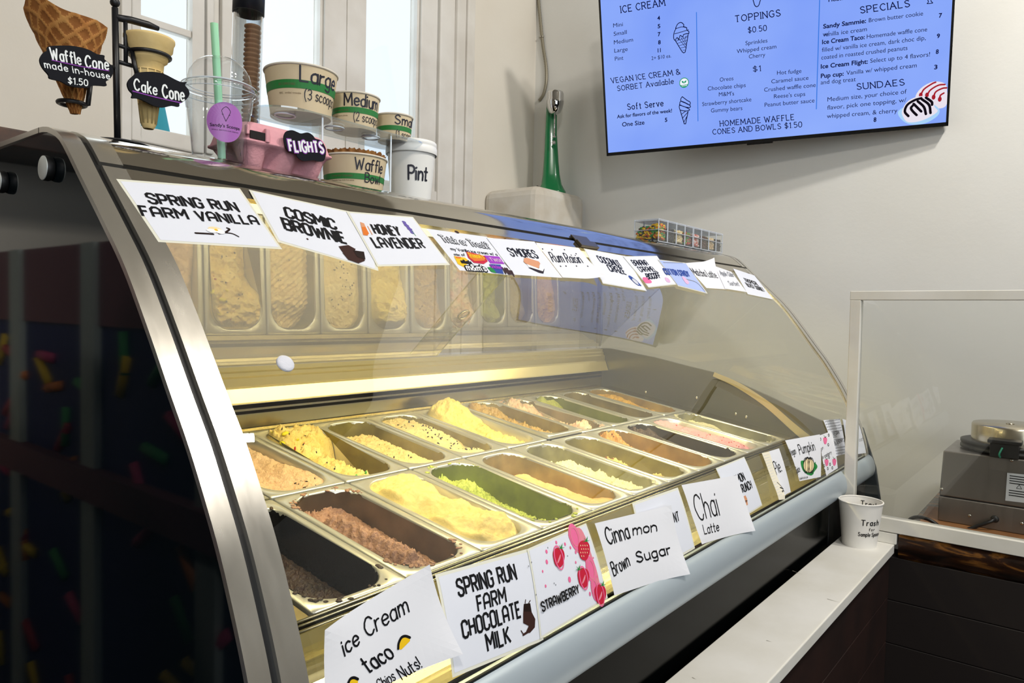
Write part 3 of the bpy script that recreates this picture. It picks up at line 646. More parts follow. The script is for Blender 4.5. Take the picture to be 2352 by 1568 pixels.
def cream(spec, seed):
    """surface of the ice cream in one pan; spec: fn height, amp, scale, film, bits"""
    b = MB(); rd = random.Random(seed); nx, ny = 58, 140
    fn, amp, sc = spec['fn'], spec.get('amp', .004), spec.get('sc', 60); off = Vector((seed * 3.7, seed * 1.3, 0)); st = spec.get('st', 1.0)
    G = []; H = {}
    for j in range(ny + 1):
        ty = -1 + 2 * j / ny; ty = math.copysign(abs(ty) ** 0.9, ty); row = []
        for i in range(nx + 1):
            tx = -1 + 2 * i / nx
            h = fn(tx, ty)
            q = Vector((tx * PA * sc, ty * PL * sc * st, 0)) + off
            rough = noise.fractal(q, .85, 2.2, 6) + .6 * abs(noise.noise(q * 2.6)) + .35 * abs(noise.noise(q * 6.1))
            h += amp * rough * (1 - .6 * max(0, abs(tx) - .75) / .25)
            e_ = max(abs(tx), abs(ty))
            if e_ > .86: h += (min(h, -.0035) - h) * sm((e_ - .86) / .14)      # settles against the pan wall
            h = max(h, -.112)
            k = 1 - .9 * max(0, -h) * .9; l = 1 - .42 * max(0, -h)
            y = ty * (PL * l - .0015); w = half_w(y, PA * k - .001, PL * l, PR_ * .96)
            row.append(Vector((tx * w, y, h)))
        G.append(row)
    b.grid(G, 0)
    if 'film' in spec:
        N = 160; top = spec['film']; ring0 = []; ring1 = []; ring2 = []
        per = rrect(PA, PL, PR_, 39)
        for n_, (x, y) in enumerate(per):
            tx = max(-1, min(1, x / PA)); ty = max(-1, min(1, y / PL)); hb = max(-.11, fn(tx, ty) - .004)
            ht = max(hb + .002, top + .006 * noise.noise(Vector((x * 60, y * 60, seed))) + .004 * noise.noise(Vector((x * 200, y * 200, seed))))
            for rg, h in ((ring0, hb), (ring1, (hb + ht) / 2), (ring2, ht)):
                k = 1 - .83 * max(0, -h) * .9; l = 1 - .37 * max(0, -h); rg.append(Vector((x * k * .988, y * l * .995, h)))
        b.grid([ring0, ring1, ring2], 1, True, closed=True)
    per = rrect(PA * 1.03, PL * 1.012, PR_, 30)
    for _ in range(spec.get('crumbs', 0)):          # bits of ice cream left on the rim
        x, y = per[rd.randrange(len(per))]; k = rd.uniform(.97, 1.06); s = rd.uniform(.0012, .0042)
        b.ball((x * k, y * k, .0006), (s * rd.uniform(.7, 1.8), s * rd.uniform(.7, 1.8), s * .45), 0, 7, 4, Euler((0, 0, rd.uniform(0, 3))).to_matrix())
    for slot, cnt, size, rng in spec.get('bits', ()):
        for _ in range(cnt):
            tx = rd.uniform(*rng[:2]); ty = rd.uniform(*rng[2:]); i = int((tx + 1) / 2 * nx); j = int((math.copysign(abs(ty) ** (1 / .9), ty) + 1) / 2 * ny)
            p = G[min(j, ny)][min(i, nx)]; s = size * rd.uniform(.5, 1.3)
            M = Euler((rd.uniform(0, 6), rd.uniform(0, 6), rd.uniform(0, 6))).to_matrix()
            b.ball(p + Vector((0, 0, s * .05)), (s * .95, s * .55, s * .35), slot, 6, 4, M)
    return b
def g(x, c, w): return math.exp(-((x - c) / w) ** 2)
def ridge(tx, ty, c0, c1, w): return g(tx, c0 + c1 * ty, w)
CH = mat('dark_chocolate_bits', '#23160f', 0.5)
BITS = {'choc': CH, 'red': mat('red_candy_bits', '#c3392f', .4), 'green': mat('green_candy_bits', '#4ea73a', .4), 'yel': mat('yellow_candy_bits', '#f2e21c', .4), 'tan': mat('brown_cookie_bits', '#8a5a34', .7)}
def ice(name, c, c2=None, rough=.55, bump=.35): return mat(name, c, rough, spec=.35, bump=(230, min(.9, bump * 1.5)), var=(c2 or c, 28, .5), sss=.12)
def film(name, c, r=.25):
    k = srgb(c); return mat(name, c, r, .3, spec=.5, bump=(45, .3), var=('#%02x%02x%02x' % tuple(int(int(c[i:i + 2], 16) * .72) for i in (1, 3, 5)), 16, .4))
rows = {}
FL = [  # row, column, pan label, cream label, materials, spec
 ('F', 0, 'steel pan nearest the end band in the front row, smeared dark', 'almost black chocolate ice cream scraped low in the nearest front pan', [ice('black_chocolate_ice', '#2c2521', '#4a352a', .4, .6), film('black_chocolate_film', '#15181a', .16)],
   dict(fn=lambda x, y: -.070 + .030 * g(x, -1, .6) * sm(.9 - y * .3) + .020 * g(y, -1, .3), amp=.008, sc=90, film=-.003, crumbs=40)),
 ('F', 1, 'steel pan in the front row holding brown chocolate ice cream', 'milk chocolate brown ice cream with a rough ridge and scraped walls', [ice('milk_chocolate_ice', '#b98e72', '#8f6a52', .5, .7), film('milk_chocolate_film', '#75644f', .3)],
   dict(fn=lambda x, y: -.048 + .040 * ridge(x, y, -.25, -.30, .40) * sm((.75 - y) * 3) * sm((y + .95) * 3) + .012 * g(y, 1, .2), amp=.008, sc=105, film=-.002, crumbs=55)),
 ('F', 2, 'steel pan in the front row filled with pale yellow ice cream', 'pale yellow vanilla ice cream piled in soft folds, front row beside the brown pan', [ice('pale_vanilla_ice', '#e2cc82', '#d8be6c', .5, .2)],
   dict(fn=lambda x, y: -.004 + .022 * g(y, .55, .35) * g(x, -.2, .9) - .022 * ridge(x, y, -.5, .0, .4) * g(y, -.02, .2) + .014 * g(y, -.55, .3) - .020 * g(x, 1, .2) + .006 * sin(9 * y + 3 * x), amp=.006, sc=30)),
 ('F', 3, 'steel pan in the front row smeared with green ice cream', 'lime green mint ice cream with a bright clump at the back of its pan', [ice('green_mint_ice', '#c6d05e', '#aab84a', .5, .7), film('green_mint_film', '#8b9339', .28)],
   dict(fn=lambda x, y: -.056 + .052 * sm((y - .22) * 3.2) * g(x, -.2, .85) * (1 - .5 * g(y, .85, .25)) + .026 * ridge(x, y, -.15, -.35, .26) * sm((.35 - y) * 4), amp=.008, sc=110, crumbs=26, film=-.002)),
 ('F', 4, 'steel pan in the front row with peach ice cream along its near side', 'peach coloured ice cream banked smoothly along one side of its pan', [ice('peach_ice', '#eec283', '#e3ad68', .5, .15), film('peach_film', '#b9ac74', .3)],
   dict(fn=lambda x, y: -.012 - .045 * sm((x + .15) * 1.6) * sm((y + 1.05)) - .05 * sm((y - .35) * 3) , amp=.004, sc=22, film=-.004)),
 ('F', 5, 'steel pan in the front row with a cream coloured heap in the middle', 'cream white ice cream with a scooped hollow at the back, sixth front pan', [ice('cream_white_ice', '#f1e9b6', '#e4dca0', .5, .35), film('cream_white_film', '#a9a683', .3)],
   dict(fn=lambda x, y: -.016 - .052 * sm((y - .45) * 3.5) * sm((x + 1.2)) - .03 * sm((x - .2) * 1.5) , amp=.010, sc=45, film=-.004, crumbs=16)),
 ('F', 6, 'steel pan in the front row with golden ice cream and brown specks', 'golden yellow ice cream with brown cookie pieces and scoop marks', [ice('golden_ice', '#edd886', '#dfc36a', .5, .45), film('golden_film', '#9f9a66', .3), BITS['tan']],
   dict(fn=lambda x, y: -.022 - .028 * sm((x - .0) * 1.6) - .028 * g(y, .7, .25) - .02 * g(y, -.35, .18), amp=.010, sc=50, film=-.004, bits=((2, 14, .006, (-.6, .3, .0, .7)),))),
 ('F', 7, 'steel pan in the front row streaked with caramel', 'caramel streaked ice cream scraped thin over its pan', [ice('caramel_ice', '#d8a95c', '#b9823f', .5, .4), film('caramel_film', '#bba56e', .28), BITS['tan']],
   dict(fn=lambda x, y: -.044 + .034 * g(y, .75, .3) * g(x, -.2, .7) + .018 * ridge(x, y, -.4, -.1, .4), amp=.012, sc=55, film=-.002, bits=((2, 10, .006, (-.5, .5, .4, .9)),))),
 ('F', 8, 'steel pan in the front row scraped to dark brown streaks', 'dark brown fudge ice cream scraped low beside the pink pan', [ice('fudge_ice', '#5c4836', '#2f241c', .4, .5), film('fudge_film', '#5d5442', .28)],
   dict(fn=lambda x, y: -.044 + .026 * g(y, .8, .25) + .016 * ridge(x, y, -.3, -.25, .4), amp=.011, sc=50, film=-.003)),
 ('F', 9, 'steel pan in the front row filled with pink ice cream', 'pink strawberry ice cream with small red pieces', [ice('strawberry_ice', '#e8a9a6', '#dc9499', .5, .25), BITS['red']],
   dict(fn=lambda x, y: -.007 - .012 * sm((x - .3)) - .02 * g(y, -.95, .14), amp=.006, sc=28, bits=((1, 22, .004, (-.7, .6, -.8, .8)),))),
 ('F', 10, 'steel pan at the far end of the front row, thinly smeared', 'pale cream smears left in the last front pan by the far end', [ice('pale_smear_ice', '#cfc9a2', '#b9b48e', .45, .3), film('pale_smear_film', '#a9a685', .25)],
   dict(fn=lambda x, y: -.030 + .018 * g(y, .6, .35) - .02 * g(x, .6, .4), amp=.012, sc=40, film=-.002, crumbs=26)),
 ('B', 1, 'steel pan of beige ice cream at the near end of the back row', 'beige hazelnut ice cream with fine scoop ripples, near end of the back row', [ice('beige_ice', '#ecc9a0', '#dfb88c', .55, .6), CH],
   dict(fn=lambda x, y: -.008 - .022 * g(x, -.15, .5) * sm((.8 - y)) + .004 * sin(70 * (x * .35 + y)) * g(x, -.1, .5) - .02 * sm((x - .55) * 2) * sm(.5 + y), amp=.005, sc=60, bits=((1, 14, .0034, (.3, .85, -.9, -.6)),))),
 ('B', 2, 'steel pan in the back row heaped with candy-dotted yellow ice cream', 'yellow ice cream dotted with red, green and brown candy pieces', [ice('candy_yellow_ice', '#f4dd92', '#ecca6c', .5, .5), film('candy_yellow_film', '#8f8546', .25), CH, BITS['red'], BITS['green'], BITS['yel']],
   dict(fn=lambda x, y: -.020 + .030 * sm((y - .0) * 1.8) - .05 * sm((x - .15) * 1.9) * sm((.65 - y) * 2), amp=.011, sc=55, film=-.004, bits=((2, 16, .004, (-.6, .2, -.8, .8)), (3, 5, .005, (-.8, 0, -.4, .9)), (4, 4, .007, (-.5, .2, -.9, -.5)), (5, 5, .009, (-.9, -.3, .3, .9))))),
 ('B', 3, 'steel pan in the back row of cream ice cream, few dark flecks', 'cream coloured ice cream with a few dark flecks, third visible back pan', [ice('fleck_cream_ice', '#f2dc9f', '#eacb85', .5, .5), film('fleck_cream_film', '#a39a63', .28), CH],
   dict(fn=lambda x, y: -.018 - .026 * sm((y - .55) * 3) - .016 * sm((x - .35) * 1.6) + .002 * sin(60 * (x * .3 + y)), amp=.006, sc=60, film=-.004, bits=((2, 13, .0036, (-.5, .4, -.7, .6)),))),
 ('B', 4, 'steel pan in the back row of cream ice cream full of dark chips', 'cream ice cream thick with dark chocolate chips', [ice('chip_cream_ice', '#f4e0a2', '#eed28c', .5, .4), film('chip_cream_film', '#a39a63', .28), CH],
   dict(fn=lambda x, y: -.012 + .006 * g(y, .4, .5) - .018 * g(y, -.45, .16) * sm((x + .2) * 2) - .014 * sm((x - .5) * 2), amp=.005, sc=45, film=-.004, bits=((2, 62, .0044, (-.6, .6, -.85, .75)),))),
 ('B', 5, 'steel pan in the back row under a tall yellow mound', 'bright yellow ice cream mounded above the pan rim at the back', [ice('bright_yellow_ice', '#f7e28c', '#f1d673', .5, .45)],
   dict(fn=lambda x, y: -.014 + .052 * sm((y - .1) * 1.6) * g(x, .0, 1.1) - .012 * sm((x - .4) * 2) * sm((.2 - y) * 3), amp=.009, sc=50)),
 ('B', 6, 'steel pan with its rim raised above its neighbours in the back row', 'tan ice cream scraped into a long trough in the raised pan', [ice('tan_ice', '#cfae68', '#b8954e', .5, .5), film('tan_film', '#aca060', .28)],
   dict(fn=lambda x, y: -.036 + .026 * ridge(x, y, -.6, -.1, .4) + .022 * g(y, .9, .3), amp=.012, sc=60, film=-.004)),
 ('B', 7, 'steel pan in the back row with mint and pink remains', 'pale mint and pink sherbet remains scraped along the pan', [ice('mint_pink_ice', '#d9d9b6', '#eaa58c', .5, .5), film('mint_pink_film', '#a79f80', .26)],
   dict(fn=lambda x, y: -.042 + .026 * ridge(x, y, -.4, -.1, .4) + .035 * g(y, -.8, .2) * g(x, .1, .6) + .03 * g(y, .8, .3), amp=.011, sc=70, film=-.003, crumbs=24)),
 ('B', 8, 'steel pan in the back row smeared olive green', 'olive green pistachio remains coating the pan', [ice('pistachio_ice', '#9da348', '#b9bb62', .5, .4), film('pistachio_film', '#8a8d48', .26)],
   dict(fn=lambda x, y: -.046 + .022 * ridge(x, y, -.2, -.3, .4) + .03 * g(y, .9, .2), amp=.008, sc=45, film=-.003)),
 ('B', 9, 'nearly empty steel pan in the back row, second from the far end', 'thin beige residue on the walls of the second last back pan', [ice('beige_residue_ice', '#b9a872', '#a8976a', .4, .3), film('beige_residue_film', '#9c9062', .24)],
   dict(fn=lambda x, y: -.056 + .02 * g(y, .8, .25), amp=.006, sc=40, film=-.003)),
 ('B', 10, 'steel pan at the far end of the back row with orange remains', 'orange mango remains in the last back pan by the far end', [ice('mango_ice', '#d9ad4a', '#c49a48', .45, .4), film('mango_film', '#b8a25c', .25)],
   dict(fn=lambda x, y: -.030 + .016 * g(y, .6, .5) - .015 * g(x, .3, .4), amp=.009, sc=45, film=-.002)),
]
for i, (rw, k, plab, clab, ms, spec) in enumerate(FL):
    x = (k + .5) * .168; p = -.1795 if rw == 'F' else .1795
    lift, tilt = (.007, -.01) if (rw, k) == ('B', 6) else (0, 0)
    o = place(pm, x, p, lift, tilt).build('gelato_pan', M_PAN)
    tag(o, plab, 'pan', 'steel gelato pans in the display case')
    o = place(cream(spec, i + 1), x, p, lift, tilt).build('ice_cream', ms)
    tag(o, clab, 'ice cream', 'ice creams in the pans')
# blank cover plate where the first back place is not used
b = MB(); b.prism([pan_pt(.002, .004, 0), pan_pt(.166, .004, 0), pan_pt(.166, .356, 0), pan_pt(.002, .356, 0)], (0, 0, -.006)); b.build('cover_plate', M_INNER, case)
# ------------------------------------------------------------------ flavour cards on the glass
M_CARD = mat('white_card', '#e4e7f0', 0.55, spec=0.3)
M_NOTE = mat('white_note_paper', '#e6e7ec', 0.8, spec=0.1)
M_LINED = mat('lined_note_paper', '#efe8d2', 0.8, spec=0.1)
M_BLUEC = mat('pale_blue_card', '#aebfee', 0.5)
M_LAM = mat('laminate_edge', '#e9e8d8', 0.12, spec=0.6)
PAL = [M_CARD, PRINT, INK, M_LAM]
def slot(name, c, rough=.5):
    m = mat(name, c, rough, spec=.2)
    if m not in PAL: PAL.append(m)
    return PAL.index(m)
C_RED = slot('print_red', '#c8203c'); C_PINK = slot('print_pink', '#ee6f9e'); C_BLUSH = slot('print_blush', '#e58a98'); C_GREEN = slot('print_green', '#1f8a3e'); C_BROWN = slot('print_brown', '#3a211c')
C_DKBR = slot('print_dark_brown', '#22130f'); C_ORANGE = slot('print_orange', '#e0782c'); C_YEL = slot('print_yellow', '#efc21a'); C_PURP = slot('print_purple', '#6a5aa8'); C_TAN = slot('print_tan', '#d99a72')
C_BLUE = slot('print_blue', '#2f4a9a'); C_GREY = slot('print_grey', '#8c8f96'); C_CREAM = slot('print_cream', '#f3dfae'); C_MAG = slot('print_magenta', '#a03ac0'); C_WHITE = slot('print_white', '#f6f6f6'); C_LILAC = slot('print_lilac', '#dfb6d8')
C_PALEY = slot('print_pale_grey', '#cfd2da')
class Sign:
    """a card fixed on the front glass, drawn in developed coordinates (X, -s)"""
    def __init__(s, org=(0, 0, 1.0)):
        s.a = Art(.015); s.org = org
    def p(s, cx, cy):
        ox, oy, sc = s.org; q = on_glass(ox + cx * sc, oy + cy * sc); return Vector((q.x, -q.y, 0))
    def t(s, txt, L, R_, T, sl=1, w=.185, font=BK, **k):
        a, b_, c = s.p(*L), s.p(*R_), s.p(*T); s.a.text(txt, a, b_, c - a, sl, w, font, **k)
    def h(s, txt, L, R_, T, sl=2, w=.11, **k): s.t(txt, L, R_, T, sl, w, SK, jit=k.pop('jit', .025), rnd=True, **k)
    def poly(s, pts, sl, layer=1, smooth=0):
        q = [s.p(*x) for x in pts]
        if smooth: q = spline(q, smooth, True)
        s.a.poly(q, sl, layer)
    def line(s, pts, w, sl=2, layer=1, closed=False): s.a.line(spline([s.p(*x) for x in pts], 4, closed) if len(pts) > 2 else [s.p(*x) for x in pts], w, sl, layer, closed, True)
    def ell(s, cx, cy, rx, ry, sl, layer=1, ring=0):
        P = [s.p(cx + rx * cos(t), cy + ry * sin(t)) for t in [2 * pi * k / 28 for k in range(28)]]
        s.a.line(P, ring, sl, layer, True) if ring else s.a.poly(P, sl, layer)
    def dot(s, cx, cy, rx, ry=None, sl=2, layer=1, rot=0):
        c = s.p(cx, cy); s.a.disc(c.x, c.y, rx, ry, sl, layer, 18, rot)
def card(sign, quad, label, order=0, curl=None, paper=0, lam=0.0, group=None, name='flavour_card', strips=()):
    q = [on_glass(*x) for x in quad]; q = [Vector((v.x, -v.y, 0)) for v in q]     # TL TR BR BL
    base = 0.0012 + 0.0012 * order
    def fn(x, y, h):
        c = curl(x, y, q) if curl else 0.0
        return Vector((x, *prof(min(max(-y, 0.001), SL[-1] - .001), base + h + c)))
    art = Art(); nx, ny = 16, 12
    def sheet(Q, sl, layer):
        V = [(Q[0] * (1 - i / nx) + Q[1] * (i / nx)) * (1 - j / ny) + (Q[3] * (1 - i / nx) + Q[2] * (i / nx)) * (j / ny) for j in range(ny + 1) for i in range(nx + 1)]
        art.items.append((V, [(j * (nx + 1) + i, (j + 1) * (nx + 1) + i, (j + 1) * (nx + 1) + i + 1, j * (nx + 1) + i + 1) for j in range(ny) for i in range(nx)], sl, layer))
    if lam:
        c = (q[0] + q[1] + q[2] + q[3]) / 4; sheet([v + Vector((math.copysign(lam, v.x - c.x), math.copysign(lam, v.y - c.y), 0)) for v in q], 3, 0)
    sheet(q, paper, 1)
    for Q, sl in strips: 
        Q = [on_glass(*x) for x in Q]; sheet([Vector((v.x, -v.y, 0)) for v in Q], sl, 2)
    b = MB(); art.lay(b, fn)
    for it in sign.a.items: it_l = it
    sign.a.items = [(V, F, sl, ly + 2) for V, F, sl, ly in sign.a.items]
    sign.a.lay(b, fn)
    o = b.build(name, PAL, fix=False)
    # keep only the slots in use
    used = sorted({p.material_index for p in o.data.polygons}); mp = {u: i for i, u in enumerate(used)}
    idx = [mp[p.material_index] for p in o.data.polygons]; o.data.materials.clear()
    for u in used: o.data.materials.append(PAL[u])
    for p, i in zip(o.data.polygons, idx): p.material_index = i
    return tag(o, label, 'card', group)
UPPER, LOWER = 'flavour cards along the top of the glass', 'flavour cards along the bottom of the glass'
NOTE = len(PAL); PAL.append(M_NOTE); LINED = len(PAL); PAL.append(M_LINED); BLUEC = len(PAL); PAL.append(M_BLUEC)
def lift(cx, cy, amt, rad):
    """paper corner standing off the glass near (fraction) corner"""
    def f(x, y, q):
        px = q[0] * (1 - cx) * (1 - cy) + q[1] * cx * (1 - cy) + q[2] * cx * cy + q[3] * (1 - cx) * cy
        d = math.hypot(x - px.x, y - px.y); return amt * max(0, 1 - d / rad) ** 2
    return f
def both(*fs): return lambda x, y, q: sum(f(x, y, q) for f in fs)

# upper row
s = Sign((240, 390, .3401))
s.t('SPRING RUN', (305, 232), (905, 286), (272, 165)); s.t('FARM VANILLA', (258, 318), (1042, 378), (228, 252))
s.dot(745, 412, .010, .006, C_CREAM); s.dot(775, 425, .007, .005, C_WHITE, 2); s.dot(720, 420, .007, .004, C_WHITE, 2); s.dot(750, 415, .0025, .002, C_YEL, 3)
s.line([(612, 434), (690, 438), (730, 441)], .0032, C_DKBR); s.line([(770, 438), (815, 428), (840, 408), (825, 400)], .0028, C_DKBR); s.line([(800, 430), (860, 438), (902, 458)], .0022, C_DKBR)
card(s, [(276, 418), (547, 437), (639, 569), (368, 553)], 'laminated vanilla card with a vanilla flower, first in the upper row', 0, lam=.004, group=UPPER)
s = Sign((240, 390, .3401))
s.t('COSMIC', (1228, 330), (1562, 412), (1207, 262)); s.t('BROWNIE', (1218, 412), (1632, 508), (1190, 337)); s.dot(1365, 478, .0018, .0018, C_BROWN)
s.poly([(1575, 527), (1640, 518), (1690, 545), (1672, 585), (1600, 565)], C_BROWN); s.poly([(1600, 570), (1672, 560), (1745, 600), (1752, 625), (1710, 642), (1640, 618)], C_BROWN, 2); s.poly([(1672, 555), (1745, 565), (1755, 618), (1700, 600)], C_DKBR, 3)
card(s, [(578, 443), (842, 500), (860, 620), (640, 555)], 'laminated card reading COSMIC BROWNIE with a picture of brownies', 1, lam=.004, group=UPPER)
s = Sign((240, 390, .3401))
s.t('HONEY', (1822, 443), (1998, 457), (1790, 380)); s.t('LAVENDER', (1828, 536), (2160, 540), (1787, 470))
s.poly([(1718, 365), (1745, 375), (1775, 440), (1770, 458), (1738, 455)], C_TAN); s.poly([(1728, 400), (1755, 400), (1778, 445), (1765, 457), (1742, 452)], C_ORANGE, 2); s.line([(1770, 395), (1800, 450)], .0018, C_TAN)
for i in range(9): s.dot(2015 + i * 7, 365 + i * 8 + (i % 3) * 4, .0045, .0032, C_PURP)
s.line([(2060, 415), (2095, 458)], .0012, C_GREEN)
card(s, [(800, 493), (945, 504), (1025, 608), (866, 612)], 'laminated card reading HONEY LAVENDER with a honey jar and a lavender sprig', 2, lam=.004, group=UPPER)
s = Sign((960, 510, .15306))
s.h('Trick or Treat?', (375, 305), (1085, 412), (300, 205), w=.26, jit=.0); s.t('Trick or Treat?', (375, 305), (1085, 412), (300, 205), 0, .10, SK, layer=2, rnd=True)
s.h('* my Vanilla ice cream w/ a', (445, 425), (1190, 515), (415, 382), w=.16); s.h('mix of', (545, 515), (705, 520), (522, 478), w=.18)
s.poly([(530, 520), (700, 545), (760, 600), (690, 690), (590, 640)], C_YEL); s.poly([(555, 530), (640, 535), (625, 560), (560, 552)], C_ORANGE, 2)
s.poly([(712, 455), (800, 470), (990, 520), (1040, 600), (980, 640), (830, 622), (745, 545)], C_RED, 2); s.poly([(735, 470), (960, 520), (1000, 590), (840, 600), (760, 545)], C_ORANGE, 3); s.h("Reese's", (790, 548), (990, 560), (735, 480), C_YEL, .18, layer=4)
s.poly([(985, 510), (1210, 530), (1290, 640), (1080, 630)], C_MAG, 2); s.t('TWIX', (1085, 600), (1255, 615), (1050, 550), C_LILAC, .2, SK, layer=4)
s.h("m&m's", (650, 625), (800, 640), (620, 580), 2, .34, layer=4); s.h("m&m's", (735, 735), (1020, 750), (690, 650), 2, .5, layer=4); s.h("m&m's", (735, 735), (1020, 750), (690, 650), C_WHITE, .17, layer=5)
s.poly([(1060, 640), (1230, 650), (1280, 790), (1130, 770)], C_BLUE, 2); s.poly([(1030, 690), (1100, 690), (1170, 780), (1090, 760)], C_GREEN, 3)
s.h('Snickers', (1090, 700), (1270, 720), (1060, 650), C_MAG, .2, layer=4); s.h('Milky', (1310, 790), (1430, 800), (1255, 700), C_BROWN, .18, layer=4); s.line([(1290, 620), (1400, 740), (1440, 800)], .002, C_BROWN, 3); s.dot(575, 160, .006, .004, C_BROWN)
card(s, [(978, 526), (1117, 545), (1182, 634), (1055, 622)], 'hand lettered card with candy wrappers drawn along its lower edge', 0, group=UPPER)
s = Sign((960, 510, .15306))
s.t("S'MORES", (1395, 525), (1800, 556), (1317, 405), w=.15)
s.poly([(1640, 700), (1800, 700), (1830, 660), (1885, 720), (1870, 790), (1800, 775)], C_DKBR, 1); s.poly([(1610, 640), (1800, 715), (1830, 650), (1880, 715), (1860, 755), (1650, 690)], C_WHITE, 2); s.poly([(1578, 560), (1620, 553), (1800, 610), (1820, 640), (1795, 712), (1600, 640), (1570, 610)], C_TAN, 3)
card(s, [(1116, 548), (1226, 557), (1290, 640), (1180, 633)], "card reading S'MORES with a drawn marshmallow sandwich", 1, group=UPPER)
s = Sign((960, 480, .35714))
s.h('Rum Raisin', (862, 348), (1052, 357), (832, 287), w=.08)
for x, y in ((795, 266), (855, 270), (935, 270), (1010, 296), (910, 377), (945, 376), (1012, 376), (1080, 382)): s.dot(x, y, .0028, .0018, 2, 1, .6)
card(s, [(1228, 560), (1327, 572), (1383, 645), (1290, 640)], 'hand written note reading Rum Raisin with drawn raisins', 2, lift(1, 1, .012, .09), NOTE, group=UPPER)
s = Sign((1300, 550, .21259))
s.t('COCONUT', (372, 250), (605, 303), (322, 180), w=.15); s.t('CRAZE', (475, 347), (648, 383), (432, 277), w=.15)
s.dot(712, 432, .011, .013, C_BLUE); s.dot(745, 462, .011, .013, C_PALEY, 2); s.a.ring(*s.p(745, 462).xy, .011, .013, .0025, C_BLUE, 3); s.dot(790, 492, .004, .006, C_BLUE, 2)
card(s, [(1343, 573), (1436, 590), (1482, 667), (1384, 650)], 'laminated card reading COCONUT CRAZE with a blue coconut', 0, lam=.003, group=UPPER)
s = Sign((1300, 550, .21259))
s.t('BANANA', (735, 290), (888, 286), (692, 233), w=.15); s.t('CARAMEL', (802, 358), (978, 354), (758, 305), w=.15); s.t('BISCOFF', (876, 437), (1018, 422), (850, 380), w=.15)
s.poly([(820, 420), (880, 425), (920, 470), (880, 482), (840, 470)], C_PINK, 1, 4); s.poly([(1060, 420), (1100, 430), (1120, 470), (1080, 465)], C_LILAC, 1, 4)
card(s, [(1432, 592), (1508, 590), (1552, 653), (1488, 660)], 'card reading BANANA CARAMEL with pink shapes', 1, lam=.003, group=UPPER)
s = Sign((1300, 550, .21259))
s.t('COTTON CANDY', (1070, 385), (1332, 410), (1037, 325), C_BLUE, .16); s.poly([(1240, 415), (1280, 425), (1320, 480), (1290, 490)], C_LILAC, 1, 4); s.line([(1290, 440), (1400, 475), (1490, 570)], .003, C_GREY); s.line([(1040, 260), (1250, 262)], .002, C_GREY)
card(s, [(1512, 600), (1573, 607), (1620, 674), (1555, 657)], 'pale blue card reading COTTON CANDY', 2, None, BLUEC, lam=.004, group=UPPER)
s = Sign((1300, 550, .21259)); s.h('Matcha Latte', (1385, 390), (1640, 420), (1330, 312), w=.08)
card(s, [(1570, 605), (1633, 600), (1670, 665), (1622, 662)], 'hand written note reading Matcha Latte', 0, lift(1, 0, .015, .1), NOTE, group=UPPER)
s = Sign((1300, 550, .21259)); s.h('Apple Cider', (1668, 390), (1812, 410), (1645, 342), C_GREY, .1); s.h('Sorbet', (1762, 502), (1870, 506), (1738, 456), C_GREY, .1)
card(s, [(1640, 612), (1678, 625), (1714, 672), (1664, 664)], 'note reading Apple Cider Sorbet in faint grey pen', 1, None, NOTE, group=UPPER)
s = Sign((1300, 550, .21259)); s.t('TROPICAL', (1940, 462), (2080, 503), (1912, 420), w=.15); s.t('BLAST SORBET', (1962, 512), (2148, 568), (1932, 470), w=.15)
card(s, [(1683, 617), (1732, 633), (1775, 688), (1717, 676)], 'card reading TROPICAL BLAST SORBET at the far end of the glass', 0, group=UPPER)
# lower row
s = Sign((700, 1280, .18367))
s.h('ice', (458, 1228), (655, 1075), (390, 1040), w=.13); s.h('Cream', (742, 1003), (1235, 690), (685, 790), w=.11); s.h('taco', (762, 1442), (1085, 1240), (640, 1270), w=.12); s.h('Nuts!', (1180, 1520), (1398, 1365), (1105, 1390), w=.10); s.h('Chips', (905, 1665), (1105, 1525), (850, 1540), w=.10)
for dx, dy in ((0, 0), (-625, 515)):
    s.poly([(1130 + dx, 1145 + dy), (1128 + dx, 1080 + dy), (1155 + dx, 1010 + dy), (1205 + dx, 992 + dy), (1255 + dx, 1010 + dy), (1258 + dx, 1045 + dy), (1165 + dx, 1150 + dy)], C_YEL); s.line([(1125 + dx, 1140 + dy), (1130 + dx, 1070 + dy), (1160 + dx, 1003 + dy), (1205 + dx, 985 + dy), (1255 + dx, 1003 + dy)], .0028, 2, 2)
card(s, [(728, 1450), (962, 1303), (1030, 1500), (745, 1640)], 'hand written note reading ice cream taco with yellow tacos', 2, both(lift(1, 0, .016, .12), lift(0, 0, .010, .06), lift(1, 1, .02, .1)), NOTE, group=LOWER)
s = Sign((680, 1160, .3146))
s.t('SPRING RUN', (1185, 665), (1603, 535), (1160, 548), w=.17); s.t('FARM', (1325, 775), (1527, 706), (1310, 668), w=.17); s.t('CHOCOLATE', (1216, 970), (1634, 812), (1197, 852), w=.17); s.t('MILK', (1395, 1065), (1560, 997), (1375, 948), w=.17)
s.poly([(1655, 720), (1700, 715), (1712, 780), (1738, 830), (1735, 890), (1700, 930), (1665, 935), (1690, 880), (1650, 860), (1650, 790)], C_BROWN); s.poly([(1655, 720), (1700, 715), (1710, 775), (1655, 775)], C_DKBR, 2); s.line([(1690, 920), (1650, 945)], .003, C_BROWN); s.line([(1650, 940), (1635, 915)], .0016, C_BROWN); s.line([(1665, 715), (1668, 690)], .0014, C_BROWN); s.line([(1690, 715), (1702, 695)], .0014, C_BROWN)
card(s, [(1005, 1325), (1210, 1268), (1242, 1465), (1042, 1545)], 'laminated card whose last words are CHOCOLATE MILK', 0, lam=.004, group=LOWER)
s = Sign((1000, 1080, .19135))
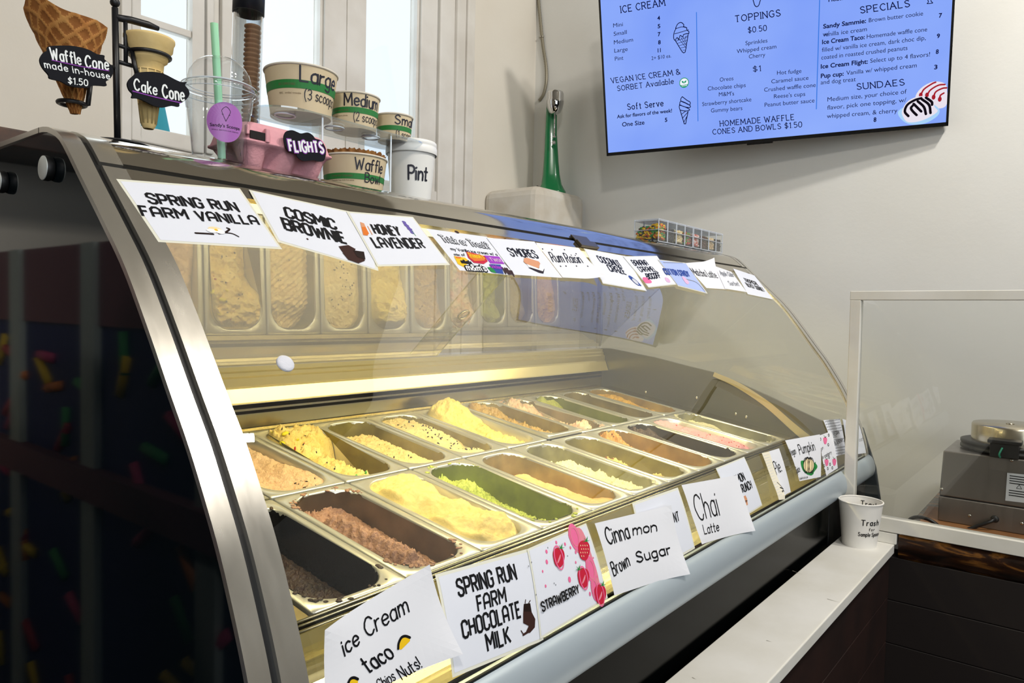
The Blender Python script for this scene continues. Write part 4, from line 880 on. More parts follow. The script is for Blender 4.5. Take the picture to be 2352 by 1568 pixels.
s.poly([(1580, 745), (1705, 690), (1780, 800), (1850, 1000), (1930, 1250), (1960, 1480), (1880, 1500), (1850, 1300), (1760, 1060), (1660, 960), (1600, 850)], C_BLUSH, 1, 3)
for x, y, rx, ry in ((1650, 800, .013, .02), (1845, 1190, .012, .02), (1890, 1420, .009, .018)): s.dot(x, y, rx, ry, C_PINK, 2); s.a.ring(*s.p(x, y).xy, rx * .7, ry * .7, .0015, C_BLUSH, 3)
for x, y, cut in ((1455, 1050, 1), (1758, 965, 0), (1752, 1292, 1), (1952, 1490, 1)):
    s.poly([(x - 68, y - 60), (x - 20, y - 118), (x + 50, y - 95), (x + 72, y - 10), (x + 45, y + 90), (x + 5, y + 118), (x - 45, y + 75)], C_RED, 4, 4)
    if cut: s.poly([(x - 20, y + 60), (x + 8, y - 20), (x + 22, y - 40), (x + 18, y + 10), (x - 5, y + 60)], C_BLUSH, 5, 3); s.a.ring(*s.p(x + 2, y).xy, .0095, .0165, .002, C_PINK, 5)
    else:
        for i in range(14): s.dot(x - 40 + (i % 4) * 26 + (i // 4 % 2) * 10, y - 60 + (i // 4) * 42, .0009, .0012, C_CREAM, 5)
    lx, ly = (x - 60, y - 105) if (x, y) == (1752, 1292) else (x + 25, y - 115)
    for dx, dy in ((-30, -40), (20, -60), (50, -10), (-45, 15), (30, 25)): s.poly([(lx - 8, ly), (lx + dx, ly + dy), (lx + 10, ly + 8)], C_GREEN, 6)
for x, y, r in ((1315, 978, .0022), (1318, 1100, .0025), (1268, 1213, .0015), (1432, 868, .002), (1537, 888, .002), (1602, 930, .0018), (1665, 985, .002), (1590, 1310, .0032), (1303, 1388, .0017), (1665, 1105, .0016), (1835, 1480, .0024), (1920, 1275, .0015), (1875, 1050, .0012)): s.dot(x, y, r, r * 1.3, C_PINK)
for x, y in ((1135, 1105), (1330, 930), (1568, 1028), (1405, 1355), (1425, 1373), (1190, 1490), (1100, 1152)): s.dot(x, y, .0009, .0011, C_GREY)
s.org = (680, 1160, .3146); s.t('STRAWBERRY', (1782, 775), (2052, 638), (1768, 712), w=.2, layer=7)
card(s, [(1212, 1265), (1342, 1207), (1390, 1370), (1240, 1460)], 'laminated card reading STRAWBERRY covered with red strawberries', 1, lam=.003, group=LOWER)
s = Sign((1340, 940, .30607))
s.h('Cinna', (165, 1018), (330, 965), (130, 900), w=.12); s.h('mon', (352, 945), (525, 915), (345, 870), w=.17); s.h('Brown', (208, 1248), (328, 1170), (178, 1152), w=.11); s.h('Sugar', (385, 1152), (615, 1082), (368, 1075), w=.17)
card(s, [(1360, 1203), (1525, 1163), (1558, 1316), (1405, 1367)], 'hand written note reading Cinnamon Brown Sugar, lower corner curling out', 3, both(lift(1, 1, .018, .13), lift(1, 0, .01, .1)), NOTE, group=LOWER)
s = Sign((1340, 940, .30607)); s.t('MINT', (646, 860), (715, 836), (632, 790), w=.15); s.dot(655, 955, .006, .012, C_GREEN)
card(s, [(1455, 1160), (1555, 1125), (1592, 1255), (1480, 1320)], 'card with the word MINT, mostly behind the cinnamon note', 0, lam=.004, group=LOWER)
s = Sign((1340, 940, .30607)); s.h('Chai', (838, 835), (1005, 792), (790, 648), w=.07); s.h('Latte', (882, 935), (1000, 910), (870, 868), w=.13)
card(s, [(1560, 1115), (1688, 1092), (1714, 1218), (1600, 1250)], 'hand written note reading Chai Latte', 3, both(lift(1, 1, .015, .12), lift(0, 1, .006, .08)), NOTE, group=LOWER)
s = Sign((1340, 940, .30607)); s.t('CINNAMON', (1083, 588), (1210, 527), (1060, 532), w=.17); s.t('TOAST CRUNCH', (1085, 678), (1262, 590), (1068, 618), w=.17)
s.poly([(1180, 660), (1210, 645), (1222, 670), (1228, 715), (1195, 738), (1182, 690)], C_TAN); s.line([(1190, 690), (1222, 685)], .0018, C_BROWN, 2); s.line([(1195, 700), (1215, 695)], .0016, C_BROWN, 2)
card(s, [(1645, 1078), (1708, 1052), (1748, 1158), (1690, 1195)], 'partly covered card with a small drawn slice of toast', 0, lam=.003, group=LOWER)
s = Sign((1640, 940, .17857)); s.h('Pie.', (782, 836), (862, 790), (738, 680), w=.09); s.line([(775, 940), (820, 1000), (830, 1030)], .002); s.line([(800, 1010), (835, 1025)], .003); s.line([(815, 1060), (835, 1050)], .004)
for i in range(16): s.line([(612 + i * 11 + 6, 600 + i * 34), (690 + i * 8, 580 + i * 34)], .0006, C_PALEY, 1)
card(s, [(1763, 1037), (1787, 1030), (1814, 1130), (1789, 1139)], 'narrow folded note reading Pie on lined paper', 1, lift(0, 1, .012, .08), NOTE, group=LOWER, strips=(([(1747, 1041), (1764, 1037), (1791, 1147), (1781, 1148)], LINED),))
s = Sign((1640, 940, .17857)); s.h('Vegan', (966, 602), (1040, 572), (938, 520), w=.11); s.h('Pumpkin', (1082, 580), (1285, 525), (1052, 462), w=.12); s.h('Spice', (1040, 825), (1088, 800), (1020, 745), w=.1); s.h('delicious', (1082, 905), (1185, 880), (1074, 875), w=.16)
s.poly([(1095, 690), (1120, 660), (1270, 690), (1310, 740), (1270, 800), (1235, 850), (1170, 830), (1120, 780)], C_GREEN, 1, 4); s.ell(1195, 722, 68, 95, C_CREAM, 2)
for d, r in ((-38, 30), (38, 30), (-18, 26), (18, 26), (0, 68)): s.ell(1195 + d, 722, r, 95, 2, 3, .0022)
s.line([(1165, 632), (1180, 622), (1200, 636), (1215, 622), (1225, 640)], .0042, 2, 4)
for x, y in ((1278, 690), (1290, 750), (1250, 820), (1180, 825)): s.dot(x, y, .003, .003, C_GREEN, 4)
card(s, [(1800, 1012), (1880, 998), (1882, 1095), (1833, 1105)], 'hand drawn card reading Vegan Pumpkin Spice with a pumpkin', 2, None, NOTE, group=LOWER)
s = Sign((1640, 940, .17857)); s.h('vegan', (1338, 552), (1395, 505), (1328, 515), w=.12); s.h('white raspberry', (1345, 660), (1502, 568), (1330, 618), w=.12)
for x, y in ((1415, 402), (1432, 682), (1532, 676)): s.poly([(x - 24, y - 30), (x + 10, y - 40), (x + 26, y - 15), (x + 15, y + 40), (x - 10, y + 42)], C_PINK, 1, 3); s.line([(x - 2, y - 35), (x - 15, y - 65)], .002, C_GREEN, 2); s.line([(x - 2, y - 35), (x + 10, y - 50)], .002, 2, 2)
for x, y in ((1355, 385), (1462, 333), (1456, 456), (1465, 615), (1395, 725), (1478, 705), (1390, 790), (1448, 762), (1508, 752)): s.ell(x, y, 8, 15, 2, 1, .002)
card(s, [(1878, 1001), (1908, 990), (1922, 1075), (1890, 1095)], 'hand drawn card with pink raspberries beside the pumpkin card', 1, lift(0, 1, .008, .06), NOTE, group=LOWER)
s = Sign((1640, 940, .17857)); s.t('VEGAN', (1528, 345), (1605, 315), (1518, 300), w=.16); s.t('BLUEBERRY', (1545, 455), (1658, 412), (1530, 415), w=.16)
for i in range(11):
    for j in range(13):
        x = 1425 + i * 18 + j * 12; y = 160 + j * 34 - i * 3
        if 1410 + j * 11 < x < 1610 + j * 7 and not (290 < y < 350 or 410 < y < 455): s.ell(x, y, 5, 9, C_GREY)
card(s, [(1890, 965), (1928, 962), (1942, 1042), (1917, 1048)], 'dotted card reading VEGAN BLUEBERRY', 0, None, 0, group=LOWER)
s = Sign((1640, 940, .17857)); s.h('oat', (1862, 412), (1910, 402), (1858, 365), C_GREY, .12)
card(s, [(1934, 962), (1972, 974), (1988, 1040), (1944, 1046)], 'white card half hidden behind the white screen post', 0, None, 0, group=LOWER)
# round felt pad stuck on the glass
c = on_glass(655, 835); b = MB(); P = []
for r, h in ((0, .0035), (.6, .0034), (.9, .0026), (1, .0012), (1, -.0005)): P.append([Vector((c.x + r * .0115 * cos(a), *prof(c.y + r * .0115 * sin(a), h))) for a in [2 * pi * k / 24 for k in range(24)]])
b.grid(P, closed=True); tag(b.build('felt_pad', mat('white_felt', '#dfe0e8', 0.9, bump=(300, .3))), 'small round white felt pad stuck on the glass near the end band', 'felt pad')
# ------------------------------------------------------------------ things standing on the case
ZD = 1.5196
M_CLEAR = glass_mat('clear_plastic', (0.97, 0.985, 0.995), 0.95, 0.03, 0.0)
M_ACRYL = glass_mat('clear_acrylic', (0.95, 0.98, 1.0), 0.9, 0.08, 0.02)
M_ACEDGE = mat('acrylic_bright_edge', '#dfe9f2', 0.15, spec=0.8)
M_IRON = mat('black_iron', '#0c0d12', 0.45)
M_CHALK = mat('chalkboard_black', '#0b0d16', 0.7, spec=0.2)
CHALKP = [M_CHALK, mat('chalk_white', '#eef2f2', 0.9), mat('chalk_purple', '#8a3fa8', 0.8)]
def face_az(c): return atan2(CAM.y - c[1], CAM.x - c[0])
# --- cone display stand
SY = 0.0
def sp(u, v, Y=SY): return on_y(u, v, Y)
st = thing('cone_stand', (sp(273, 322).x, SY, ZD), 'black iron stand with two small chalkboards holding sample cones', 'cone stand')
base_c = Vector((sp(270, 322).x, SY, ZD))
b = MB(); b.lathe([(0, .006), (.018, .0055), (.040, .003), (.046, .0005), (.046, 0), (0, 0)], base_c, 36); b.build('base', M_IRON, st)
top = sp(264, 18)
b = MB(); b.tube([base_c + Vector((0, 0, .004)), top], .0045, 12); b.build('pole', M_IRON, st)
b = MB(); b.ball(sp(264, 6), .0068); b.build('finial', M_IRON, st)
b = MB(); b.tube([sp(265, 40), sp(300, 46), sp(340, 57), sp(364, 66)], [.005, .0052, .0052, .0035], 10); b.build('arm', M_IRON, st)
b = MB(); b.tube([sp(288, 46), sp(289, 148)], .0032, 8); b.tube([sp(268, 103), sp(292, 110), sp(304, 118)], .0032, 8); b.tube([sp(269, 141), sp(300, 150), sp(328, 156)], .0032, 8); b.tube([sp(303, 114, -.004), sp(309, 150, -.012), sp(316, 172, -.014)], .0034, 8); b.build('bracket', M_IRON, st)
b = MB(); b.tube([sp(262, 155), sp(240, 150, -.02)], .0032, 8); b.build('bracket', M_IRON, st)
b = MB(); b.tube([sp(207, 196, -.016), sp(202, 240, -.010), sp(190, 240, -.004)], .0036, 8); b.build('bracket', M_IRON, st)
def hring(c, r, name, tr=.003, tilt=0.0):
    b = MB(); b.tube([c + Vector((r * cos(a), r * sin(a), tilt * r * cos(a))) for a in [2 * pi * k / 32 for k in range(32)]], tr, 8, closed=True); return b.build(name, M_IRON, st)
AX = sp(152, 40); TIP = sp(172, 262); CX = sp(343, 105); CTIP = sp(341, 296)
hring(sp(165, 238), .0165, 'ring'); hring(sp(343, 128), .0285, 'ring', .0028)
def plaque(name, outline, Y, scale, art):
    q = [on_y(x * scale[2] + scale[0], y * scale[2] + scale[1], Y) for x, y in outline]
    q = spline(q, 3, True); b = MB(); b.prism(q, (0, .004, 0))
    art.lay(b, lambda x, y, h: Vector((x, Y - h - .0002, y))); return b.build(name, CHALKP, st, fix=False)
def pp(cx, cy, Y, sc=.26782): q = on_y(cx * sc, cy * sc, Y); return Vector((q.x, q.z, 0))
Y1 = -.052
a = Art()
def pt(txt, L, R_, T, sl, w, Y, art): 
    A_, B_, C_ = pp(*L, Y), pp(*R_, Y), pp(*T, Y); art.text(txt, A_, B_, C_ - A_, sl, w, SK, 1, gap=.3, jit=.02, rnd=True)
pt('Waffle', (440, 505), (695, 555), (425, 408), 1, .14, Y1, a); pt('Cone', (735, 575), (930, 600), (728, 475), 1, .14, Y1, a)
pt('made in-house', (385, 580), (942, 680), (372, 520), 1, .15, Y1, a); pt('$1.50', (585, 715), (752, 738), (583, 662), 1, .16, Y1, a)
a.line([pp(440, 515, Y1), pp(690, 570, Y1), pp(935, 608, Y1)], .0012, 2, 1)
plaque('chalkboard', [(345, 500), (375, 450), (408, 432), (415, 398), (520, 390), (640, 395), (760, 425), (830, 463), (895, 475), (897, 508), (940, 545), (970, 590), (968, 635), (940, 680), (908, 700), (915, 735), (860, 733), (800, 732), (760, 750), (700, 750), (600, 735), (520, 695), (430, 672), (418, 640), (375, 590), (350, 545)], Y1, (0, 0, .26782), a)
Y2 = -.032; a = Art()
pt('Cake', (1150, 770), (1345, 815), (1148, 675), 1, .14, Y2, a); pt('Cone', (1395, 835), (1580, 865), (1388, 725), 1, .14, Y2, a); a.line([pp(1135, 780, Y2), pp(1340, 835, Y2), pp(1550, 882, Y2)], .0016, 2, 1)
plaque('chalkboard', [(1095, 720), (1112, 680), (1150, 645), (1182, 622), (1300, 615), (1400, 630), (1500, 680), (1555, 703), (1602, 703), (1588, 730), (1618, 770), (1625, 810), (1600, 850), (1560, 880), (1540, 885), (1535, 914), (1480, 905), (1400, 920), (1320, 905), (1230, 860), (1180, 842), (1132, 838), (1140, 805), (1110, 770)], Y2, (0, 0, .26782), a)
# --- sample cones held by the stand
def waffle_material(name, c1, c2, sc):
    m = mat(name, c1, .7, spec=.25); nt = m.node_tree; bs = nt.nodes['Principled BSDF']; uv = nt.nodes.new('ShaderNodeUVMap')
    return m
b = MB(); n, mrows = 120, 64; H_ = (AX - TIP).length; axis = (AX - TIP).normalized(); ux = axis.orthogonal().normalized(); ux = (Vector((1, 0, 0)) - axis * axis.x).normalized(); uy = axis.cross(ux)
V0 = []
for layer in (0, 1):
    P = []
    for i in range(mrows + 1):
        t = i / mrows; row = []
        for k in range(n + 1):
            a_ = 2 * pi * 1.12 * k / n - .7; r = .0030 + .0435 * t ** 1.05 - (.0028 if layer else 0) + .0025 * k / n
            edge = .94 + .17 * max(0, cos(a_ - pi - .3)) ** 5 - .02 * cos(a_)
            w1 = (a_ * 1.75 + t * 5.5) % 1; w2 = (a_ * -1.75 + t * 5.5) % 1
            gr = min(abs(w1 - .5), abs(w2 - .5)); gr = .0016 * (1 - min(1, gr * 5)) if not layer else 0
            q = TIP + axis * (H_ * t * (edge if t > .5 else 1)) + (ux * cos(a_) + uy * sin(a_)) * (r + gr)
            row.append(q)
        P.append(row)
    f0 = len(b.f); b.grid(P, 0, True)
    for fi in range(f0, len(b.f)):
        i_, k_ = divmod(fi - f0, n); t = (i_ + .5) / mrows; a_ = 2 * pi * 1.12 * (k_ + .5) / n - .7
        w1 = (a_ * 1.75 + t * 5.5) % 1; w2 = (a_ * -1.75 + t * 5.5) % 1
        if min(abs(w1 - .5), abs(w2 - .5)) < .13: b.m[fi] = 1
b.build('waffle_cone', [mat('baked_waffle', '#a9703a', .7, spec=.2, var=('#7d4820', 40, .5), bump=(120, .2)), mat('baked_waffle_ridge', '#cf9a58', .7, spec=.2, var=('#a96a33', 40, .5))])
o = bpy.data.objects['waffle_cone']; tag(o, 'large brown waffle cone with grid pattern held behind the left chalkboard', 'ice cream cone')
def cake_profile(s=1.0): return [(.006, 0), (.0085, .004), (.0165, .072), (.0175, .083), (.0215, .086), (.0225, .090), (.0225, .094), (.0275, .100), (.0285, .108), (.0300, .111), (.0300, .114), (.0278, .114), (.0255, .103), (.0195, .094), (.0145, .086), (.010, .03), (0, .03)]
axis = (CX - CTIP).normalized(); k_ = (CX - CTIP).length / .105
b = MB(); R_ = axis.to_track_quat('Z', 'Y').to_matrix().to_4x4()
b.lathe([(r * k_, z * k_) for r, z in cake_profile()], CTIP, 40, 0, R_)
for i in range(12):
    a_ = 2 * pi * i / 12; b.tube([CTIP + (R_ @ Vector((rr * k_ * cos(a_), rr * k_ * sin(a_), z * k_))) for rr, z in ((.0088, .006), (.0168, .072))], .0011, 5)
for z, rr in ((.03, .0117), (.052, .0144), (.072, .0168)): b.tube([CTIP + (R_ @ Vector((rr * k_ * cos(a_), rr * k_ * sin(a_), z * k_))) for a_ in [2 * pi * i / 28 for i in range(28)]], .0009, 5, closed=True)
tag(b.build('cake_cone', mat('pale_wafer', '#e5cd94', .75, spec=.2, bump=(90, .12), var=('#d6b877', 25, .4))), 'pale yellow cake cone held in a ring behind the right chalkboard', 'ice cream cone')
# --- plastic cup, dome lid, straw
cc = Vector((on_y(503, 371, 0.0).x, 0.0, ZD)); cz = 0.1175
pc = thing('plastic_cup', cc, 'clear plastic cup with a dome lid and round purple sticker', 'cup')
b = MB()
b.lathe([(0, .004), (.036, .003), (.0395, 0), (.0402, .003), (.0425, .03), (.0478, .078), (.0483, .080), (.0483, .084), (.0500, .086), (.0530, cz - .006), (.0560, cz - .004), (.0568, cz), (.0555, cz + .002), (.052, cz - .002), (.0475, .078), (.0418, .03), (.039, .006), (0, .006)], cc, 56); b.build('cup_body', M_CLEAR, pc)
b = MB(); zt = cz + .002
b.lathe([(.0590, zt - .010), (.0597, zt - .006), (.0585, zt + .001), (.0555, zt + .004), (.0530, zt + .002), (.0500, zt + .006), (.0490, zt + .014), (.0455, zt + .026), (.038, zt + .038), (.027, zt + .046), (.016, zt + .0495), (.010, zt + .050)], cc, 56)
for i in range(44):
    a_ = 2 * pi * i / 44; b.tube([cc + Vector((.0592 * cos(a_), .0592 * sin(a_), zt - .009)), cc + Vector((.0588 * cos(a_), .0588 * sin(a_), zt - .001))], .0011, 5)
b.build('dome_lid', M_CLEAR, pc)
b = MB()
for rr_, zz in ((.0592, zt - .008), (.0570, zt + .003), (.0505, zt + .006)): b.tube([cc + Vector((rr_ * cos(t), rr_ * sin(t), zz)) for t in [2 * pi * k / 56 for k in range(56)]], .0007, 6, closed=True)
b.build('rim_highlight', frost_mat('painted_rim_highlight', '#eaf3fb', .7), pc)  # pale rings stand in for the highlights along the clear rims
b = MB(); az = face_az(cc) + radians(12)
def cup_pt(x, y, h):   # x along the rim, y height
    z = .058 + y; r = .0402 + (z / .08) * .0080 + .0006 + h; an = az + x / .0465; return cc + Vector((r * cos(an), r * sin(an), z))
a = Art()
for rr in range(6):
    pass
V = [Vector((0, 0, 0))]; F = []
for r in range(1, 7):
    for k in range(36): V.append(Vector((.0285 * r / 6 * cos(2 * pi * k / 36), .0305 * r / 6 * sin(2 * pi * k / 36), 0)))
for k in range(36): F.append((0, 1 + k, 1 + (k + 1) % 36))
for r in range(5):
    for k in range(36): F.append((1 + r * 36 + k, 1 + (r + 1) * 36 + k, 1 + (r + 1) * 36 + (k + 1) % 36, 1 + r * 36 + (k + 1) % 36))
a.items.append((V, F, 0, 0))
a.line(spline([(-.005, .012), (-.006, .018), (-.0, .0235), (.006, .018), (.005, .012)], 4), .0007, 1, 1); a.line([(-.0062, .0115), (.0062, .0115)], .0007, 1, 1); a.line([(-.0045, .011), (0, .0015), (.0045, .011)], .0007, 1, 1)
a.sans("Sandy's Scoops", (-.0235, -.008), (.0235, -.008), (0, .0048), 1, 1, .01); a.sans('SMALL BATCH ICE CREAM', (-.021, -.0135), (.021, -.0135), (0, .0016), 1, 1, .0)
a.lay(b, cup_pt); b.build('sticker', [mat('purple_sticker', '#b070bf', .35), PRINT], pc, fix=False)
s0 = on_y(513, 371, 0.0); s0 = Vector((s0.x, .004, ZD + .006)); s1 = on_y(492, 54, 0.0)
b = MB(); dr = (s1 - s0).normalized(); pts = [s0, s0 + dr * .1, s1]
b.tube(pts, .0062, 20, cap=False); b.tube(pts, .0056, 20, cap=False)
tag(b.build('straw', mat('pale_green_straw', '#a9ecbb', .35, spec=.5, sss=.2)), 'wide pale green straw standing in the clear dome-lidded cup', 'straw')
# --- tall clear tube of nested wafer cones
t0 = Vector((on_y(557, 345, .2).x, .2, ZD)); t1 = on_y(571, 18, .2); ax = (t1 - t0).normalized(); R_ = ax.to_track_quat('Z', 'Y').to_matrix().to_4x4(); HT = (t1 - t0).length
tu = thing('cone_tube', t0, 'tall clear tube with a black cap behind the dome-lidded cup', 'tube dispenser')
b = MB(); b.lathe([(.0285, 0), (.0285, HT), (.0268, HT), (.0268, .003), (0, .003), (0, 0)], t0, 40, 0, R_); b.build('tube_body', M_ACRYL, tu)
b = MB(); b.lathe([(0, HT + .045), (.024, HT + .045), (.0288, HT + .041), (.0300, HT + .030), (.0300, HT - .012), (.0287, HT - .012), (.0287, HT + .001), (0, HT + .001)], t0, 40, 0, R_); b.build('cap', mat('black_cap', '#0c111c', .35), tu)
wm = mat('brown_wafer', '#c48f66', .6, spec=.3, var=('#a8734c', 60, .5)); wb = MB()
off = R_ @ Vector((.0085, -.002, 0)); wo_ = Vector((.0062, -.0078, 0))
prof_w = [(.0080, -.012), (.0118, 0), (.0142, .0016), (.0160, .0034), (.0158, .0056), (.0140, .0066), (.0125, .0066), (.0090, -.010)]
wb.lathe(prof_w, t0 + wo_ + ax * .012, 24, 0, R_); w0 = wb.build('wafer_cone', wm, fix=False); w0me = w0.data
tag(w0, 'brown wafer cone nested in the stack inside the tall clear tube', 'ice cream cone', 'wafer cones stacked in the clear tube')
NW = 34; stepw = (HT - .045) / NW
for i in range(1, NW):
    o = w0.copy(); col.objects.link(o); o.location = ax * stepw * i + Vector((.0004 * (i % 3 - 1), 0, 0))
# --- acrylic riser
RY, RZ = .045, 1.640
xl, xr = .155, .545
ri = thing('acrylic_riser', (.35, RY, ZD), 'clear acrylic two-level riser carrying three paper bowls', 'riser')
def stadium(x0, x1, w, n=14): return [(x1 - w + w * cos(t), RY + w * sin(t)) for t in [-pi / 2 + pi * k / n for k in range(n + 1)]] + [(x0 + w + w * cos(t), RY + w * sin(t)) for t in [pi / 2 + pi * k / n for k in range(n + 1)]]
b = MB(); sd = stadium(xl, xr, .062); n = len(sd)
lo = [Vector((x, y, RZ - .003)) for x, y in sd]; hi = [Vector((x, y, RZ)) for x, y in sd]
b.add(lo, [tuple(range(n))[::-1]], 0); b.add(hi, [tuple(range(n))], 0); b.add(lo + hi, [(i, (i + 1) % n, n + (i + 1) % n, n + i) for i in range(n)], 1)
b.build('plate', [M_ACRYL, glass_mat('acrylic_rim', (.80, .90, .98), .6, .25, .1)], ri, fix=False)
for x in (.264, .430): 
    b = MB(); b.box((x - .0015, RY - .05, ZD), (x + .0015, RY + .05, RZ - .003)); b.build('leg', M_ACRYL, ri)
    b = MB(); b.box((x - .0016, RY - .0512, ZD), (x + .0016, RY - .05, RZ - .003)); b.build('leg_edge', M_ACEDGE, ri)
for x in (.215, .325, .415):
    b = MB(); b.tube([Vector((x + .018 * cos(t), RY - .006 + .018 * sin(t), RZ - .0035)) for t in [2 * pi * k / 28 for k in range(28)]], .0016, 6, closed=True); b.build('hole_rim', M_ACEDGE, ri)
# --- paper bowls
M_KRAFT = mat('cream_paper_board', '#d8c8a8', .75, spec=.2, bump=(80, .06), var=('#d0be9b', 20, .5)); M_BAND_G = mat('green_print_band', '#1f7a35', .6); M_FINE = mat('brown_fine_print', '#6f5a44', .7); M_LIP = mat('pale_paper_lip', '#d9d2c2', .7); M_BIN = mat('bowl_inside', '#d9cdb4', .7)
MKR = mat('navy_marker', '#0d1024', .5)
def bowl(name, c, rt, rb, h, band, texts, label, extras=(), cat='bowl', mats=None, lipr=.0022):
    o = thing(name, c, label, cat); c = Vector(c); az = face_az(c)
    b = MB(); b.lathe([(rb, 0), (rb, .004), (rt, h - .001)], c, 64, 0); b.lathe([(rb - .001, .0045), (rt - .0012, h - .001)], c, 64, 1); b.lathe([(0, .005), (rb - .001, .005)], c, 64, 1); b.lathe([(0, .006), (rb - .0008, .006), (rb - .0008, 0), (rb, 0)], c, 64, 0)
    def fn(x, y, hh):     # x: arc metres from the side facing the room, y: height
        r = rb + (rt - rb) * y / h + .0003 + hh; an = az + x / ((rb + rt) / 2); return c + Vector((r * cos(an), r * sin(an), y))
    a = Art(.003)
    if band: a.rect(-pi * (rb + rt) / 2, h * band[0], pi * (rb + rt) / 2, h * band[1], 2, 0, 64, 1)
    for tx, x0, x1, y, hh, w in texts: a.text(tx, (x0 * rt, y * h), (x1 * rt, y * h), (0, hh * h), 3, w, SK, 2, jit=.03, rnd=True)
    for tx, x0, y, x1, hh in extras: a.sans(tx, (x0 * rt, y * h), (x1 * rt, y * h), (0, hh * h), 4, 1)
    a.lay(b, fn, .00012); b.build('bowl_body', mats or [M_KRAFT, M_BIN, M_BAND_G, MKR, M_FINE], o, fix=False)
    b = MB(); b.tube([c + Vector((rt * cos(t), rt * sin(t), h)) for t in [2 * pi * k / 64 for k in range(64)]], lipr, 8, closed=True); b.build('rolled_lip', M_LIP, o)
    return o
bx = on_y(691, 269, RY).x
bowl('paper_bowl', (bx, RY, RZ), .0655, .0545, .081, (.48, .66), [('Large', -.02, 1.12, .62, .32, .125), ('(3 scoops)', .10, 1.25, .26, .22, .09)], 'largest cream paper bowl on the riser, marked Large', [('BIO COMPOSTABLE', -.62, .54, -.15, .05), ('PEFC   certified renewable', -.62, .36, .0, .04)])
bx = on_y(815, 293, RY).x
bowl('paper_bowl', (bx, RY, RZ), .0480, .0420, .067, (.42, .58), [('Medium', -.42, 1.08, .62, .33, .13), ('(2 scoops)', -.05, 1.30, .20, .24, .09)], 'middle cream paper bowl on the riser, marked Medium', [('Commercially Compostable', -.95, .47, -.25, .05), ('made from plants', -.95, .32, -.3, .04)])
bx = on_y(905, 318, RY).x
bowl('paper_bowl', (bx, RY, RZ), .0385, .0335, .052, (.36, .54), [('Small', .05, 1.30, .60, .34, .14), ('(1 scoop)', .12, 1.35, .10, .26, .1)], 'smallest cream paper bowl on the riser, marked Small')
wx = on_y(820, 440, .0).x + .033
bowl('paper_bowl', (wx, .05, ZD), .0640, .0560, .068, (.30, .46), [('Waffle', .03, 1.0, .56, .32, .115), ('Bowl', .34, .92, .24, .25, .12)], 'cream paper bowl on the case marked Waffle Bowl', [('Commercially Compostable', -.75, .36, -.05, .06), ('Disposable Cup, made from plants', -.75, .24, .0, .04), ('compost', -.72, .10, -.30, .09)])
b = MB(); P0 = []; P1 = []; c = Vector((wx, .05, ZD)); rows_ = []
for i in range(10):
    row = []
    for k in range(120):
        t = 2 * pi * k / 120; fl = noise.noise(Vector((cos(t) * 5, sin(t) * 5, 2.))) ; u = i / 9
        row.append(c + Vector(((.045 + .0155 * u + .003 * u * sin(23 * t + 3 * fl) + .002 * noise.noise(Vector((t * 9, u * 7, 1)))) * cos(t), (.045 + .0155 * u + .003 * u * sin(23 * t + 3 * fl)) * sin(t), .030 + .048 * u + .004 * fl * u + .0016 * u * sin(41 * t))))
    rows_.append(row)
b.grid(rows_, closed=True); b.add(rows_[0], [tuple(range(120))])
tag(b.build('waffle_bowl', mat('baked_waffle_edge', '#b47f3c', .75, var=('#6e3f1c', 55, .6), bump=(150, .5))), 'ruffled golden waffle bowl sitting inside the Waffle Bowl paper bowl', 'waffle bowl')
# --- pint tub
px_ = on_y(953, 468, 0.0).x + .030; pcn = Vector((px_, .045, ZD)); pt_ = bowl('pint_tub', pcn, .0515, .0425, .112, None, [('Pint', -.12, .72, .40, .25, .15)], 'white paper pint tub with a lid, marked Pint', (), 'tub', [mat('white_tub_board', '#e8e8e4', .5), M_BIN, M_BAND_G, MKR, M_FINE], .0015)
b = MB(); b.lathe([(.0548, .103), (.0555, .106), (.0550, .117), (.0535, .119), (.0545, .121), (.0540, .128), (.052, .1300), (.048, .1285), (0, .1285)], pcn, 56); b.build('lid', mat('white_lid', '#e9e9e6', .45), pt_)
# --- pink pulp carton with its tag
M_PULP = mat('pink_pulp', '#e5a9b0', .85, spec=.1, bump=(180, .25), var=('#dd9fa8', 30, .5))
x0, x1, y0, y1 = .092, .268, -.030, .085
ec = thing('egg_carton', ((x0 + x1) / 2, (y0 + y1) / 2, ZD), 'pink pulp egg carton with a black FLIGHTS tag, between cup and bowls', 'egg carton')
def rr2(x0, x1, y0, y1, r, z, n=5):
    return [Vector((cx + r * cos(t), cy + r * sin(t), z)) for cx, cy, t0_ in ((x1 - r, y1 - r, 0), (x0 + r, y1 - r, pi / 2), (x0 + r, y0 + r, pi), (x1 - r, y0 + r, 1.5 * pi)) for t in [t0_ + pi / 2 * i / n for i in range(n + 1)]]
def resample(P, n):
    Q = P + [P[0]]; L = [0.0]
    for i in range(1, len(Q)): L.append(L[-1] + (Q[i] - Q[i - 1]).length)
    out = []; k = 0
    for i in range(n):
        d = L[-1] * i / n
        while L[k + 1] < d: k += 1
        out.append(Q[k].lerp(Q[k + 1], (d - L[k]) / max(1e-9, L[k + 1] - L[k])))
    return out
b = MB()
